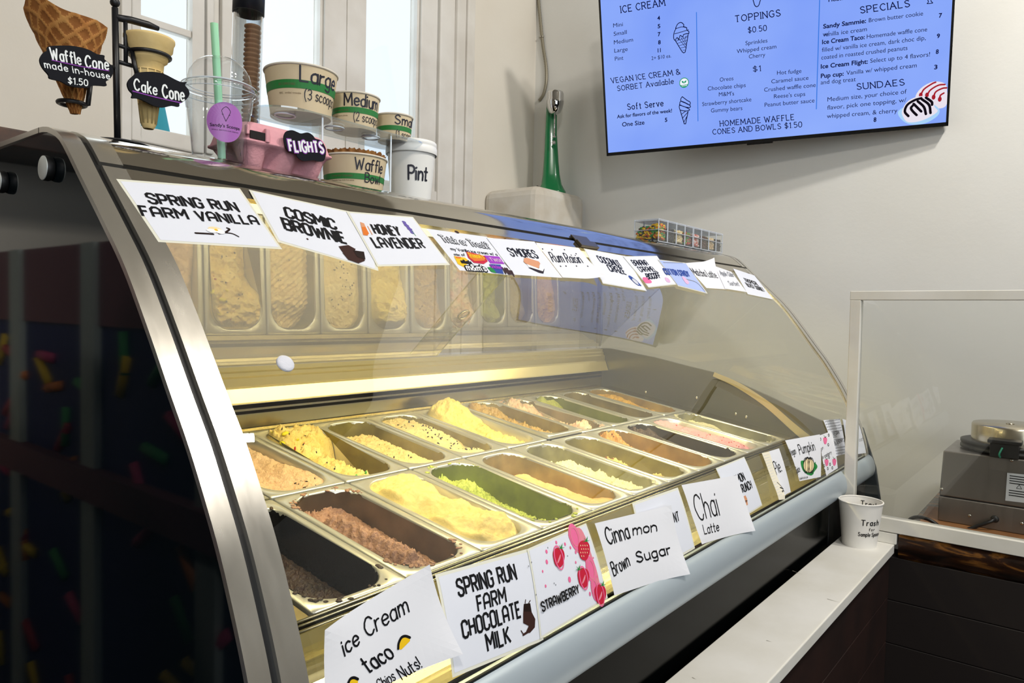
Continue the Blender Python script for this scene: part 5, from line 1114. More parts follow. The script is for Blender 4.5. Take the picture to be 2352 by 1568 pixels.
def wavy(z, amp, ins):
    row = []; per = []
    P = resample(rr2(x0 + ins, x1 - ins, y0 + ins, y1 - ins, .012, z, 5), 220)
    for i, p in enumerate(P):
        fx = cos(2 * pi * (p.x - x0) / ((x1 - x0) / 3)); fy = cos(2 * pi * (p.y - y0) / ((y1 - y0) / 2))
        nx_ = 1 if abs(p.y - y0) < .02 or abs(p.y - y1) < .02 else 0
        k = (fx if nx_ else fy); d = Vector((0, 1 if p.y < (y0 + y1) / 2 else -1, 0)) if nx_ else Vector((1 if p.x < (x0 + x1) / 2 else -1, 0, 0))
        row.append(p + d * amp * 1.5 * (.5 + .5 * k) ** 2)
    return row
rows_ = [wavy(ZD + z, am, ins) for z, am, ins in ((0, .010, .018), (.003, .014, .015), (.014, .013, .011), (.028, .008, .006), (.038, .002, .002), (.041, 0, -.003), (.044, 0, -.003), (.0445, 0, .002))]
b.grid(rows_, closed=True); b.add(rows_[0], [tuple(range(len(rows_[0])))[::-1]]); b.add(rows_[-1], [tuple(range(len(rows_[-1])))]); b.build('tray', M_PULP, ec)
b = MB(); rows_ = [rr2(x0 + i_, x1 - i_, y0 + i_, y1 - i_, .014, ZD + z) for z, i_ in ((.0446, -.001), (.050, .001), (.066, .005), (.072, .008), (.076, .013), (.077, .020))]
b.grid(rows_, closed=True); b.add(rows_[-1], [tuple(range(len(rows_[-1])))])
lid_ = b.build('lid', M_PULP, ec)
b = MB()
for xs in (x0 + .010,): b.box((xs, y0 - .0036, ZD + .0455), (xs + .030, y0 - .001, ZD + .058))
b.build('latch_slot', mat('dark_slot', '#1a1516', .9), ec)
b = MB(); b.box((x0 + .037, y0 - .006, ZD + .043), (x0 + .045, y0 + .003, ZD + .066)); b.build('latch_tab', M_PULP, ec, bevel=.002)
b = MB(); b.box((x0 + .002, y0 - .005, ZD + .050), (x0 + .008, y0 + .003, ZD + .066)); b.build('latch_tab', M_PULP, ec, bevel=.002)
YT = y0 - .010
def tp(cx, cy): q = on_y(560 + cx * .22954, 120 + cy * .22954, YT); return Vector((q.x, q.z, 0))
outl = [(400, 860), (412, 810), (440, 785), (490, 780), (540, 800), (575, 812), (640, 802), (690, 830), (715, 862), (770, 880), (800, 920), (822, 970), (820, 1030), (800, 1085), (750, 1092), (700, 1080), (650, 1085), (590, 1085), (540, 1050), (520, 1010), (470, 1000), (440, 980), (412, 930)]
b = MB(); pl = spline([Vector((tp(*q).x, YT, tp(*q).y)) for q in outl], 4, True); b.prism(pl, (0, .002, 0))
a = Art(); A_, B_, C_ = tp(462, 990), tp(798, 1008), tp(442, 880)
a.text('FLIGHTS', A_, B_, C_ - A_, 2, .36, SK, 1, gap=.3); a.text('FLIGHTS', A_, B_, C_ - A_, 1, .2, SK, 2, gap=.3)
a.lay(b, lambda x, y, h: Vector((x, YT - h - .0002, y))); b.build('name_tag', CHALKP, ec, fix=False)
# --- row of clear topping boxes
TYB = -.046; TZ = ZD + .0005; tx0 = on_y(1511, 561, TYB).x; tx1 = 2.005; TW = (tx1 - tx0) / 8; TD = .085; TH = .072
CAN = {'candy': ['#b3241f', '#e3b71a', '#2d8a3a', '#2a55a8', '#d9651f', '#5a3320']}
def cm(c): return mat('candy_' + c.lstrip('#'), c, .35, spec=.5)
fills = [('round coloured chocolate candies', ['#b3241f', '#e3b71a', '#2d8a3a', '#2a55a8', '#d9651f', '#4a2a1c'], .0080, 100, 'many-coloured candy drops'), ('black sprinkles', ['#2b2c2e', '#3d3d3f'], .0045, 150, 'dark grey crumbs'), ('pale crumbs', ['#d9bd84', '#e6d3a5'], .006, 110, 'pale yellow chips'), ('gummy pieces', ['#d9b12a', '#2f9140', '#b8382c'], .0075, 80, 'green and yellow gummies'),
 ('red and white pieces', ['#c45a4a', '#e8d9d0'], .006, 110, 'red and white candy pieces'), ('brown chips', ['#4a2d20', '#5d3a28'], .005, 140, 'brown chocolate chips'), ('tan crumbs', ['#c9a878', '#dcc59a'], .0055, 120, 'tan nut crumbs'), ('dark chips', ['#26231f', '#3a332c'], .005, 130, 'near black crumbs')]
rd = random.Random(11)
ordn = ['nearest the camera', 'second', 'third', 'fourth', 'fifth', 'sixth', 'seventh', 'eighth, by the far end']
for i, (nm, cl, sz, cnt, lab) in enumerate(fills):
    xa = tx0 + TW * i + .0015 + (.004 if i > 3 else 0); xb = tx0 + TW * (i + 1) - .0015 + (.004 if i > 3 else 0) - (.004 if i == 7 else 0)
    t = thing('topping_box', ((xa + xb) / 2, TYB + TD / 2, TZ), 'clear lidded topping box holding ' + lab, 'topping box', 'row of topping boxes on the far top of the case')
    b = MB(); b.box((xa, TYB, TZ), (xb, TYB + TD, TZ + .037)); b.box((xa + .0015, TYB + .0015, TZ + .006), (xb - .0015, TYB + TD - .0015, TZ + .0365)); b.build('box_body', M_CLEAR, t, fix=False)
    b = MB(); b.box((xa, TYB, TZ + .0385), (xb, TYB + TD, TZ + TH - .006)); b.build('box_upper', M_CLEAR, t, fix=False)
    b = MB(); b.box((xa - .0008, TYB - .002, TZ + .0365), (xb + .0008, TYB + TD + .002, TZ + .0388)); b.box((xa - .0008, TYB - .0015, TZ + TH - .006), (xb + .0008, TYB + TD + .0015, TZ + TH - .004)); b.box((xa, TYB, TZ + TH - .002), (xb, TYB + TD, TZ + TH)); b.build('lid', frost_mat('frosted_lid', '#dfe5ee', .55), t, fix=False)
    b = MB()
    for ex in (xa, xb): b.box((ex - .0018, TYB - .0008, TZ), (ex + .0018, TYB + .0006, TZ + TH)); b.box((ex - .0018, TYB + TD - .0006, TZ), (ex + .0018, TYB + TD + .0008, TZ + TH))
    b.box((xa, TYB - .0008, TZ), (xb, TYB + .0004, TZ + .0025)); b.build('corner_rib', frost_mat('clear_rib', '#d3dae4', .75), t, fix=False)
    b = MB(); lay = int(cnt ** .5)
    top_z = .058 if i == 0 else .052
    for k in range(cnt * 3):
        x = rd.uniform(xa + .0035 + sz * .6, xb - .0035 - sz * .6); y = rd.uniform(TYB + .003 + sz * .6, TYB + TD - .003 - sz * .6)
        if k % 3: 
            if rd.random() < .65: y = TYB + .003 + sz * .55 + rd.uniform(0, .004)
            elif i == 0: x = xa + .0032 + sz * .5 + rd.uniform(0, .003)
        zt_ = top_z * (1 - (.45 * (y - TYB) / TD if i == 0 else .1)); z = rd.uniform(.0075 + sz * .4, zt_)
        if abs(z - .0375) < .003 + sz * .2: z += .006
        M = Euler((rd.uniform(-.8, .8), rd.uniform(-.8, .8), rd.uniform(0, 6))).to_matrix()
        if i == 0: b.ball((x, y, TZ + z), (sz, sz, sz * .55), k % len(cl), 10, 6, M)
        else: b.ball((x, y, TZ + z), (sz * .8, sz * .6, sz * .5), k % len(cl), 6, 4, M)
    f = b.build('toppings', [cm(c) for c in cl], fix=False); tag(f, lab + ' filling one clear topping box, ' + ordn[i], 'toppings', kind='stuff')
# ------------------------------------------------------------------ menu screen on its wall arm
TA_ = on_z(1394, 358.5, 2.0); TB_ = on_z(2178, 289, 2.0)
TE = (TB_ - TA_).normalized(); TW_ = (TB_ - TA_).length; TN = TE.cross(Vector((0, 0, 1))); TN = -TN if TN.x > 0 else TN      # towards the room
tl = radians(12.75); TU = (Vector((0, 0, cos(tl))) + TN * sin(tl)).normalized(); TN = TE.cross(TU); TN = -TN if TN.x > 0 else TN
THh = TW_ * 9 / 16
def tv(s_, t_, h=0.0): return TA_ + TE * s_ + TU * t_ + TN * h
def on_tv(u, v):
    d = sight(u, v); k = (TA_ - CAM).dot(TN) / d.dot(TN); q = CAM + d * k - TA_
    return Vector((q.dot(TE), q.dot(TU), 0))
tvt = thing('menu_screen', tv(TW_ / 2, 0, -.02), 'large wall-mounted screen showing the blue ice cream menu', 'screen')
b = MB(); M4 = Matrix((TE.to_tuple() , TU.to_tuple(), TN.to_tuple())).transposed().to_4x4(); M4.translation = TA_
b.box((0, 0, -.035), (TW_, THh, -.002), 0, M4); bz = .010
for lo, hi in (((0, 0, -.004), (TW_, bz * 1.4, .003)), ((0, THh - bz, -.004), (TW_, THh, .003)), ((0, 0, -.004), (bz * .8, THh, .003)), ((TW_ - bz * .8, 0, -.004), (TW_, THh, .003))): b.box(lo, hi, 0, M4)
b.box((TW_ * .5 - .05, -.006, -.02), (TW_ * .5 + .05, .001, -.002), 0, M4)
b.build('bezel', mat('black_bezel', '#08090b', .25), tvt)
q = [tv(TW_ * .45, THh * .45, -.035), tv(TW_ * .55, THh * .45, -.035), tv(TW_ * .55, THh * .6, -.035), tv(TW_ * .45, THh * .6, -.035)]
b = MB(); b.tube([tv(TW_ * .5, THh * .5, -.03), Vector((2.50, tv(TW_ * .5, 0).y, 2.34)), Vector((2.549, tv(TW_ * .5, 0).y, 2.34))], .03, 10); b.build('wall_arm', M_IRON, tvt)
def emat(name, c, st=1.0):
    m = bpy.data.materials.new(name); m.use_nodes = True; nt = m.node_tree; nt.nodes.clear(); o = nt.nodes.new('ShaderNodeOutputMaterial')
    e = nt.nodes.new('ShaderNodeEmission'); e.inputs[0].default_value = srgb(c); e.inputs[1].default_value = st; nt.links.new(e.outputs[0], o.inputs[0]); return m
def screen_mat():
    m = bpy.data.materials.new('screen_blue'); m.use_nodes = True; nt = m.node_tree; nt.nodes.clear(); o = nt.nodes.new('ShaderNodeOutputMaterial')
    e = nt.nodes.new('ShaderNodeEmission'); tc = nt.nodes.new('ShaderNodeTexCoord'); n = nt.nodes.new('ShaderNodeTexNoise'); n.inputs['Scale'].default_value = 2.2; n.inputs['Detail'].default_value = 3
    r = nt.nodes.new('ShaderNodeValToRGB'); r.color_ramp.elements[0].color = srgb('#7f9ff8'); r.color_ramp.elements[1].color = srgb('#92b0fd'); r.color_ramp.elements[0].position = .3; r.color_ramp.elements[1].position = .7
    nt.links.new(tc.outputs['Object'], n.inputs['Vector']); nt.links.new(n.outputs['Fac'], r.inputs['Fac']); nt.links.new(r.outputs['Color'], e.inputs[0]); e.inputs[1].default_value = 1.0; nt.links.new(e.outputs[0], o.inputs[0]); return m
TVP = [screen_mat(), emat('screen_ink', '#0b1240'), emat('screen_rule', '#3f7be0'), emat('screen_white', '#f2f4ff'), emat('screen_green', '#1f9a6a'), emat('screen_dark', '#120d16'), emat('screen_red', '#a5202c'), emat('screen_pale_blue', '#a9d3f8'), emat('screen_black_ink', '#070a1c'), emat('screen_cream', '#e9e2ee')]
a = Art(); a.rect(bz * .8, bz * 1.4, TW_ - bz * .8, THh - bz, 0, 0, 24, 12)
def A4(cx, cy): return on_tv(1370 + cx * .23598, cy * .23598)
def A5(cx, cy): return on_tv(1860 + cx * .23598, cy * .23598)
def slab(f, tx, L, R_, T, w=.14): A_, B_, C_ = f(*L), f(*R_), f(*T); a.text(tx, A_, B_, C_ - A_, 1, w, SK, 1, gap=.26, serif=True)
def body(f, tx, L, R_, H, bold=0.0, sl=1):
    A_, B_ = f(*L), f(*R_); C_ = f(L[0], L[1] - H); up = (C_ - A_); a.sans(tx, A_, B_, (up.x * .3, up.y), sl, 1, bold)
# left column
slab(A4, 'ICE CREAM', (240, 125), (668, 53), (232, 62))
for tx, L, R_ in (('Mini', (164, 268), (258, 254)), ('Small', (168, 350), (296, 330)), ('Medium', (170, 432), (356, 403)), ('Large', (175, 513), (304, 495)), ('Pint', (180, 592), (262, 580))): body(A4, tx, L, R_, 40)
for tx, L, R_ in (('4', (592, 196), (620, 192)), ('5', (596, 275), (622, 271)), ('7', (597, 353), (624, 349)), ('8', (600, 432), (626, 428)), ('11', (597, 510), (627, 506))): body(A4, tx, L, R_, 38, .03)
body(A4, '2+ $10 ea.', (536, 585), (728, 558), 36)
slab(A4, 'VEGAN ICE CREAM &', (148, 810), (818, 722), (138, 762)); slab(A4, 'SORBET Available', (206, 885), (752, 812), (200, 838))
slab(A4, 'Soft Serve', (305, 1068), (652, 1030), (298, 1012)); body(A4, 'Ask for flavors of the week!', (200, 1152), (735, 1092), 34, .02); body(A4, 'One Size', (250, 1232), (468, 1210), 42, .015); body(A4, '5', (666, 1186), (690, 1183), 38, .03)
# middle column
slab(A4, 'TOPPINGS', (1352, 215), (1790, 155), (1347, 155)); slab(A4, '$0.50', (1477, 320), (1657, 297), (1474, 268))
for tx, L, R_ in (('Sprinkles', (1450, 440), (1664, 412)), ('Whipped cream', (1365, 520), (1750, 470)), ('Cherry', (1484, 570), (1643, 550)), ('Oreos', (1200, 795), (1333, 780)), ('Chocolate chips', (1083, 882), (1453, 846)), ("M&M's", (1192, 938), (1340, 928)), ('Strawberry shortcake', (1030, 1033), (1508, 985)), ('Gummy bears', (1115, 1095), (1420, 1070)),
    ('Hot fudge', (1757, 728), (1995, 708)), ('Caramel sauce', (1702, 812), (2064, 775)), ('Crushed waffle cone', (1632, 893), (2134, 845)), ("Reese's cups", (1728, 957), (2032, 932)), ('Peanut butter sauce', (1637, 1040), (2122, 995))): body(A4, tx, L, R_, 40)
slab(A4, '$1', (1525, 698), (1598, 690), (1522, 648))
slab(A4, 'HOMEMADE WAFFLE', (1205, 1228), (1925, 1165), (1200, 1178)); slab(A4, 'CONES AND BOWLS $1.50', (1133, 1308), (2000, 1235), (1130, 1260))
# right column
slab(A5, 'SPECIALS', (495, 130), (972, 65), (488, 68)); body(A5, 'Floats', (182, 18), (330, -2), 40, .02)
slab(A5, 'SHAKES & FLOATS', (330, -230), (1100, -330), (330, -290))
for tx, L, R_, bd in (('Sandy Sammie:', (130, 278), (548, 222), .025), ('Brown butter cookie', (574, 218), (1102, 150), 0), ('w/', (126, 356), (190, 346), 0), ('vanilla ice cream', (128, 358), (555, 302), 0), ('Ice Cream Taco:', (120, 430), (535, 380), .025), ('Homemade waffle cone', (555, 376), (1142, 304), 0), ('filled w/ vanilla ice cream, dark choc dip,', (118, 506), (1128, 388), 0), ('coated in roasted crushed peanuts', (112, 580), (950, 485), 0),
    ('Ice Cream Flight:', (107, 668), (565, 618), .025), ('Select up to 4 flavors!', (588, 612), (1170, 548), 0), ('Pup cup:', (107, 760), (330, 736), .025), ('Vanilla w/ whipped cream', (355, 730), (1040, 655), 0), ('and dog treat', (106, 822), (447, 790), 0),
    ('Medium size, your choice of', (172, 988), (942, 910), 0), ('flavor, pick one topping, w/', (170, 1068), (938, 992), 0), ('whipped cream, & cherry', (166, 1150), (852, 1095), 0), ('8', (620, 1186), (648, 1183), .03), ('7', (1255, 172), (1288, 168), .03), ('9', (1236, 372), (1266, 368), .03), ('8', (1226, 525), (1254, 521), .03), ('3', (1210, 675), (1242, 671), .03)): body(A5, tx, L, R_, 42 if bd or len(tx) > 3 else 46, bd)
slab(A5, 'SUNDAES', (460, 872), (920, 828), (455, 815))
# rules
for f, p_, q_ in ((A4, (973, 118), (988, 1180)), (A4, (2172, 0), (2140, 1063))): a.line([f(*p_), f(*q_)], .0035, 2, 1)
# line drawings
def draw(f, pts, w=.0032, sl=1, cl=False, n=4, ly=1): a.line(spline([f(*x) for x in pts], n, cl) if n > 1 else [f(*x) for x in pts], w, sl, ly, cl, True)
draw(A4, [(770, 275), (790, 235), (822, 218), (850, 240), (848, 258), (878, 270), (880, 290), (900, 310), (895, 330)]); draw(A4, [(775, 275), (755, 320), (752, 370), (765, 392), (785, 365), (800, 385), (815, 345), (840, 360), (850, 335), (900, 325)]); draw(A4, [(770, 280), (830, 262), (878, 270)], .0025); draw(A4, [(760, 330), (830, 310), (895, 290)], .0025)
draw(A4, [(765, 390), (835, 505), (850, 515), (865, 505), (893, 335)], n=1)
for k in range(5): draw(A4, [(775 + k * 16, 400 + k * 22), (885 - k * 5, 360 + k * 32)], .0018, n=1); draw(A4, [(800 + k * 22, 372 - k * 6), (875 - k * 2, 470 - k * 28)], .0018, n=1)
draw(A4, [(835, 940), (880, 975), (912, 995), (905, 1020), (860, 1000), (825, 985), (820, 965), (835, 940)]); draw(A4, [(808, 1018), (825, 985), (905, 1022), (910, 1045), (860, 1040), (808, 1018)]); draw(A4, [(806, 1050), (815, 1025), (905, 1062), (880, 1080), (820, 1072), (806, 1050)])
draw(A4, [(815, 1075), (855, 1205), (868, 1205), (892, 1085)], .0034, n=1); draw(A4, [(830, 1110), (870, 1080)], .0028, n=1); draw(A4, [(838, 1150), (890, 1090)], .0028, n=1); draw(A4, [(850, 1190), (882, 1130)], .0028, n=1)
draw(A4, [(1525, 0), (1540, 50), (1560, 65), (1580, 50), (1596, 0)]); draw(A5, [(1148, 0), (1155, 20), (1143, 36), (1195, 30), (1182, 15), (1180, 0)], .0025)
c = A4(853, 805); rx = .0185 * TW_ / 1.31; a.disc(c.x, c.y, rx * 1.0, rx * .98, 3, 1, 32); a.ring(c.x, c.y, rx, rx, .003, 4, 2)
a.poly([(c.x + rx * cos(t), c.y + rx * sin(t)) for t in [radians(x) for x in range(205, 336, 10)]], 4, 2); a.sans('VEGAN', (c.x - rx * .62, c.y - rx * .76), (c.x + rx * .62, c.y - rx * .76), (0, rx * .28), 3, 3, .02)
for sx in (-1, 1): a.poly([(c.x, c.y - rx * .15), (c.x + sx * rx * .1, c.y + rx * .3), (c.x + sx * rx * .55, c.y + rx * .5), (c.x + sx * rx * .45, c.y + rx * .05)], 4, 2)
# sundae picture
def blob(pts, sl, ly, n=4): a.poly(spline([A5(*x) for x in pts], n, True), sl, ly)
blob([(1030, 960), (1080, 860), (1200, 795), (1310, 810), (1335, 870), (1335, 1010), (1270, 1055), (1150, 1030)], 9, 1); 
for pts in ([(1080, 930), (1110, 870), (1190, 815), (1225, 800)], [(1140, 940), (1170, 880), (1250, 830), (1315, 822)], [(1205, 950), (1225, 895), (1290, 860), (1332, 855)], [(1265, 975), (1270, 930), (1305, 905)]): draw(A5, pts, .0055, 6, ly=3)
for x, y in ((1080, 925), (1140, 925), (1205, 945), (1265, 965)): q = A5(x, y); a.disc(q.x, q.y, .006, .009, 6, 3)
blob([(862, 1080), (1000, 1010), (1160, 1000), (1258, 1060), (1240, 1130), (1120, 1200), (980, 1210), (890, 1160)], 7, 4); blob([(900, 1070), (960, 980), (1080, 935), (1180, 960), (1215, 1040), (1240, 1090), (1100, 1170), (960, 1190), (905, 1130)], 9, 5)
for pts in ([(960, 1130), (925, 1085), (950, 1020), (1020, 975), (1085, 955)], [(1040, 1120), (1000, 1080), (985, 1050), (1010, 1020)], [(1010, 1010), (1060, 1060), (1085, 1085)], [(1050, 985), (1110, 1040), (1130, 1110)], [(1090, 965), (1160, 1020), (1175, 1100)], [(1130, 950), (1185, 990), (1190, 1020)]): draw(A5, pts, .0085, 5, ly=6)
b = MB(); a.lay(b, lambda x, y, h: tv(x, y, h), .00018); b.build('display', TVP, tvt, fix=False)
# armoured cable in the corner
ctl = [on_x(u, v, 2.543) for u, v in ((1236, -40), (1237, 0), (1241, 45), (1245, 85), (1248, 110), (1254, 150), (1255, 185), (1249, 215), (1239, 231))]
b = MB(); cp_ = spline(ctl, 14); b.tube(cp_, [.0075 + .0012 * (i % 2) for i in range(len(cp_))], 8)
cb = b.build('armoured_cable', mat('steel_conduit', '#8f8978', .45, .5)); tag(cb, 'thin armoured cable running down the wall corner above the mixer', 'cable')
b = MB(); k = ctl[3]; b.tube([k + Vector((-.002, -.014, 0)), k + Vector((-.012, 0, 0)), k + Vector((-.002, .014, 0))], .004, 6); b.build('cable_clip', M_STEEL, cb)
# --- green milkshake mixer on the column
mz = 1.886; mb0 = on_z(1268, 409, mz); mb0 = Vector((2.34, 1.02, mz))
mb0 = Vector((on_y(1268, 405, 1.03).x, 1.03, mz)); ms_ = 1.0
mx = thing('milkshake_mixer', mb0, 'green milkshake mixer with a chrome motor head in the room corner', 'mixer')
M_GRN = mat('green_enamel', '#0c7a45', .22, spec=.6, coat=.5)
dirc = (Vector((CAM.x, CAM.y, 0)) - Vector((mb0.x, mb0.y, 0))).normalized(); side = Vector((-dirc.y, dirc.x, 0)); side = side if side.dot(CM @ Vector((1, 0, 0))) > 0 else -side
def mp(r_, f_, z_): return mb0 + side * r_ + dirc * f_ + Vector((0, 0, z_))
H_ = on_y(1272, 212, 1.03).z - mz
b = MB(); rows_ = []
for z, hw, dp, cx in ((0, .072, .085, .0), (.012, .072, .085, .0), (.022, .066, .075, .0), (.05, .052, .05, -.002), (.10, .043, .040, -.004), (.16, .038, .034, -.006), (.24, .033, .030, -.008), (.30, .030, .028, -.010), (H_ - .03, .026, .026, -.010), (H_ - .02, .02, .02, -.010)):
    z = min(z, H_ - .02); rows_.append([mp(cx + hw * math.copysign(abs(cos(t)) ** .7, cos(t)), -.03 + dp * math.copysign(abs(sin(t)) ** .7, sin(t)) * (1.0 if sin(t) < 0 else .75), z) for t in [2 * pi * k / 36 for k in range(36)]])
b.grid(rows_, closed=True); b.add(rows_[0], [tuple(range(36))[::-1]]); b.add(rows_[-1], [tuple(range(36))]); b.build('column', M_GRN, mx)
b = MB(); b.lathe([(.001, H_ - .116), (.016, H_ - .115), (.028, H_ - .106), (.038, H_ - .085), (.0435, H_ - .062), (.0445, H_ - .050), (.0430, H_ - .048), (.0430, H_ - .016), (.039, H_ - .006), (.030, H_ - .001), (0, H_)], mp(.006, .025, 0), 36)
b.build('motor_head', mat('chrome', '#cfcfcf', .06, 1.0), mx)
b = MB(); b.tube([mp(.006, .025, H_ - .11), mp(.006, .025, H_ - .225)], .004, 10); b.lathe([(0, -.004), (.007, -.004), (.009, 0), (.007, .004), (0, .004)], mp(.006, .025, H_ - .225), 16); b.build('spindle', mat('chrome', '#cfcfcf'), mx)
b = MB(); b.ball(mp(.004, .032, H_ - .255), (.010, .010, .010)); b.build('cup_rest', mat('chrome', '#cfcfcf'), mx)
cl = [mp(-.05, -.02, .002), mp(-.075, .0, .012), mp(-.082, .01, .028), mp(-.072, .01, .036), mp(-.060, .01, .022), mp(-.045, .0, .004)]
b = MB(); b.tube(spline(cl, 5), .003, 6); b.build('cord', M_IRON, mx)
# ------------------------------------------------------------------ customer shelf, screen, side counter
M_WPAINT = mat('white_painted_board', '#e3e1da', .5, bump=(18, .06), var=('#d6d3c8', 7, .35))
M_WALNUT = mat('dark_plank_cladding', '#2a1610', .5, bump=(10, .2), var=('#180c09', 9, .5))
ZS = .66
so = on_z(2055, 1250, ZS); XS = so.x; YO = -.711; YI = -.574
cs = thing('customer_shelf', (.6, -.65, 0), 'long white painted shelf along the front of the case', 'shelf')
b = MB(); b.box((-.8, YO, ZS - .026), (XS, YI, ZS)); b.build('shelf_board', M_WPAINT, cs, bevel=.0025)
for i in range(5):
    b = MB(); z1 = ZS - .027 - i * .128; b.box((-.8, YO + .012, max(0, z1 - .1265)), (XS + .006, YO + .03, z1)); b.build('cladding_plank', M_WALNUT, cs, bevel=.002)
b = MB()
rd = random.Random(5)
for u, v, du, dv in ((1705, 1375, 22, 5), (1760, 1470, 14, 4), (1640, 1445, 6, 2), (1900, 1375, 30, 8), (1590, 1555, 10, 5), (1820, 1310, 25, 10)):
    p_ = on_z(u, v, ZS + .0004); q_ = on_z(u + du, v + dv, ZS + .0004); d_ = (q_ - p_).normalized().cross(Vector((0, 0, 1))) * .0009
    b.add([p_ - d_, q_, p_ + d_], [(0, 1, 2)])
b.build('scratches', mat('grey_scratch', '#8b8578', .8), cs, fix=False)
# glazed screen standing at the shelf end
sf = thing('glazed_screen', (XS, -.8, ZS), 'white framed glass screen standing at the end of the customer shelf', 'screen')
XP = XS - .002; D = .030
def slab8(lo4, hi4, dx, name, m, parent, bevel=.002):
    """lo4: four (y, z) corners at the near face"""
    b = MB(); b.prism([(XP, y, z) for y, z in lo4], (dx, 0, 0)); return b.build(name, m, parent, bevel=bevel)
slab8([(-.572, ZS), (-.602, ZS), (-.602 + .004, 1.345), (-.572 + .003, 1.345)], None, .030, 'post', M_WPAINT, sf)
slab8([(-.568, 1.345), (-1.45, 1.351), (-1.45, 1.377), (-.568, 1.371)], None, .032, 'top_rail', M_WPAINT, sf)
slab8([(-.603, .692), (-1.45, .692), (-1.45, .731), (-.603, .731)], None, .034, 'bottom_rail', M_WPAINT, sf)
slab8([(-.603, ZS), (-.716, ZS), (-.716, .690), (-.603, .690)], None, .034, 'foot_block', M_WPAINT, sf)
slab8([(-1.42, .73), (-1.45, .73), (-1.45, 1.35), (-1.42, 1.35)], None, .030, 'post', M_WPAINT, sf)
b = MB(); b.box((XP + .012, -1.425, .73), (XP + .016, -.598, 1.347)); b.build('glass_pane', [glass_mat('screen_glass', (.975, .98, .97), .8, .035)], sf)
# side counter: live-edge plank and dark front
sc_ = thing('side_counter', (2.0, -1.2, 0), 'dark wooden side counter with a live-edge plank under the glass screen', 'counter')
def live_edge():
    m = mat('live_edge_wood', '#24130a', .3, spec=.5, bump=(22, .6)); nt = m.node_tree; tc = nt.nodes.new('ShaderNodeTexCoord'); mp_ = nt.nodes.new('ShaderNodeMapping'); mp_.inputs['Scale'].default_value = (20, 5, 26)
    n1 = nt.nodes.new('ShaderNodeTexNoise'); n1.inputs['Scale'].default_value = 1.0; n1.inputs['Detail'].default_value = 7; n1.inputs['Distortion'].default_value = 1.2; r1 = nt.nodes.new('ShaderNodeValToRGB')
    for p_, c_ in ((.38, '#0e0704'), (.52, '#2e180b'), (.60, '#7d5222'), (.66, '#351c0d'), (.78, '#a8763a')):
        e_ = r1.color_ramp.elements.new(p_); e_.color = srgb(c_)
    r1.color_ramp.elements[0].color = srgb('#0e0704'); nt.links.new(tc.outputs['Object'], mp_.inputs['Vector']); nt.links.new(mp_.outputs['Vector'], n1.inputs['Vector']); nt.links.new(n1.outputs['Fac'], r1.inputs['Fac']); nt.links.new(r1.outputs['Color'], nt.nodes['Principled BSDF'].inputs['Base Color']); return m
M_LIVE = live_edge()
b = MB(); P = []
for i in range(61):
    y = -.72 - .9 * i / 60; wob = .012 * noise.noise(Vector((y * 7, 2, 0))) + .006 * noise.noise(Vector((y * 23, 5, 0))); zl = .622 + .012 * noise.noise(Vector((y * 6, 9, 0)))
    row = [(XS + .004, .690)] + [(XS + .006 - .008 * sin(pi * k / 6) + wob * .5 + .006 * k / 6, .690 - (.690 - zl) * k / 6) for k in range(7)] + [(XS + .05, zl)]
    P.append([Vector((x, y, z)) for x, z in row])
b.grid(P); b.box((XS + .03, -1.62, .640), (2.54, -.722, .690)); b.build('plank_top', M_LIVE, sc_)
for i in range(5):
    b = MB(); z1 = .62 - i * .124; b.box((XS + .010, -1.62, max(0, z1 - .1225)), (XS + .03, -.695, z1)); b.build('cladding_plank', mat('near_black_cladding', '#140b08', .6, bump=(10, .2)), sc_, bevel=.002)
b = MB(); b.box((XS + .03, -1.62, 0), (2.54, -.70, .64)); b.build('carcass', mat('near_black_cladding', '#140b08'), sc_)
# wooden board and waffle iron
M_OAK = mat('oak_board', '#9a6b41', .5, brush=None, bump=(9, .1), var=('#7f5430', 14, .4))
bd = on_z(2130, 1158, .7005); 
b = MB(); q = [on_z(*c_, .7005) for c_ in ((2066, 1215), (2131, 1157), (2420, 1190), (2560, 1290))]
b.prism([(XS + .045, -.752, .6905), (2.06, -.735, .6905), (2.06, -1.30, .6905), (XS + .045, -1.30, .6905)], (0, 0, .012)); tag(b.build('wooden_board', M_OAK, bevel=.002), 'brown wooden board under the waffle iron', 'board')
ZB = .7028; XI = 1.885
wi = thing('waffle_iron', (XI + .14, -.93, ZB), 'grey steel waffle cone iron behind the glass screen', 'waffle iron')
M_GSTEEL = mat('grey_brushed_steel', '#8c8782', .36, .85, brush=(80, 80, 3, .1))
yl = on_x(2155, 1160, XI).y; yr = yl - .30; zt = on_x(2163, 1034, XI).z; zm = on_x(2155, 1137, XI).z
b = MB(); b.box((XI, yr, ZB), (XI + .27, yl, zm - .0022)); b.build('base_box', M_GSTEEL, wi, bevel=.003)
b = MB(); b.prism([(XI + .002, yl - .001, zm), (XI + .002, yl - .006, zt), (XI + .002, yr + .006, zt), (XI + .002, yr + .001, zm)], (.262, 0, 0)); b.build('upper_box', M_GSTEEL, wi, bevel=.004)
b = MB(); b.box((XI + .004, yr, zm - .0022), (XI + .26, yl - .002, zm)); b.build('seam', M_BLACK, wi)
lc = Vector((XI + .135, on_x(2330, 1000, XI + .135).y, zt))
pl = on_x(2208, 1022, XI + .135); rl = abs(pl.y - lc.y) / .98
b = MB(); b.lathe([(0, .002), (rl * .9, .002), (rl, .006), (rl, .012), (rl * .985, .013), (rl * .985, .020), (rl, .021), (rl, .028), (rl * .93, .030), (0, .030)], lc, 64); b.build('grid_plates', mat('black_cast_iron', '#161718', .45, .3), wi)
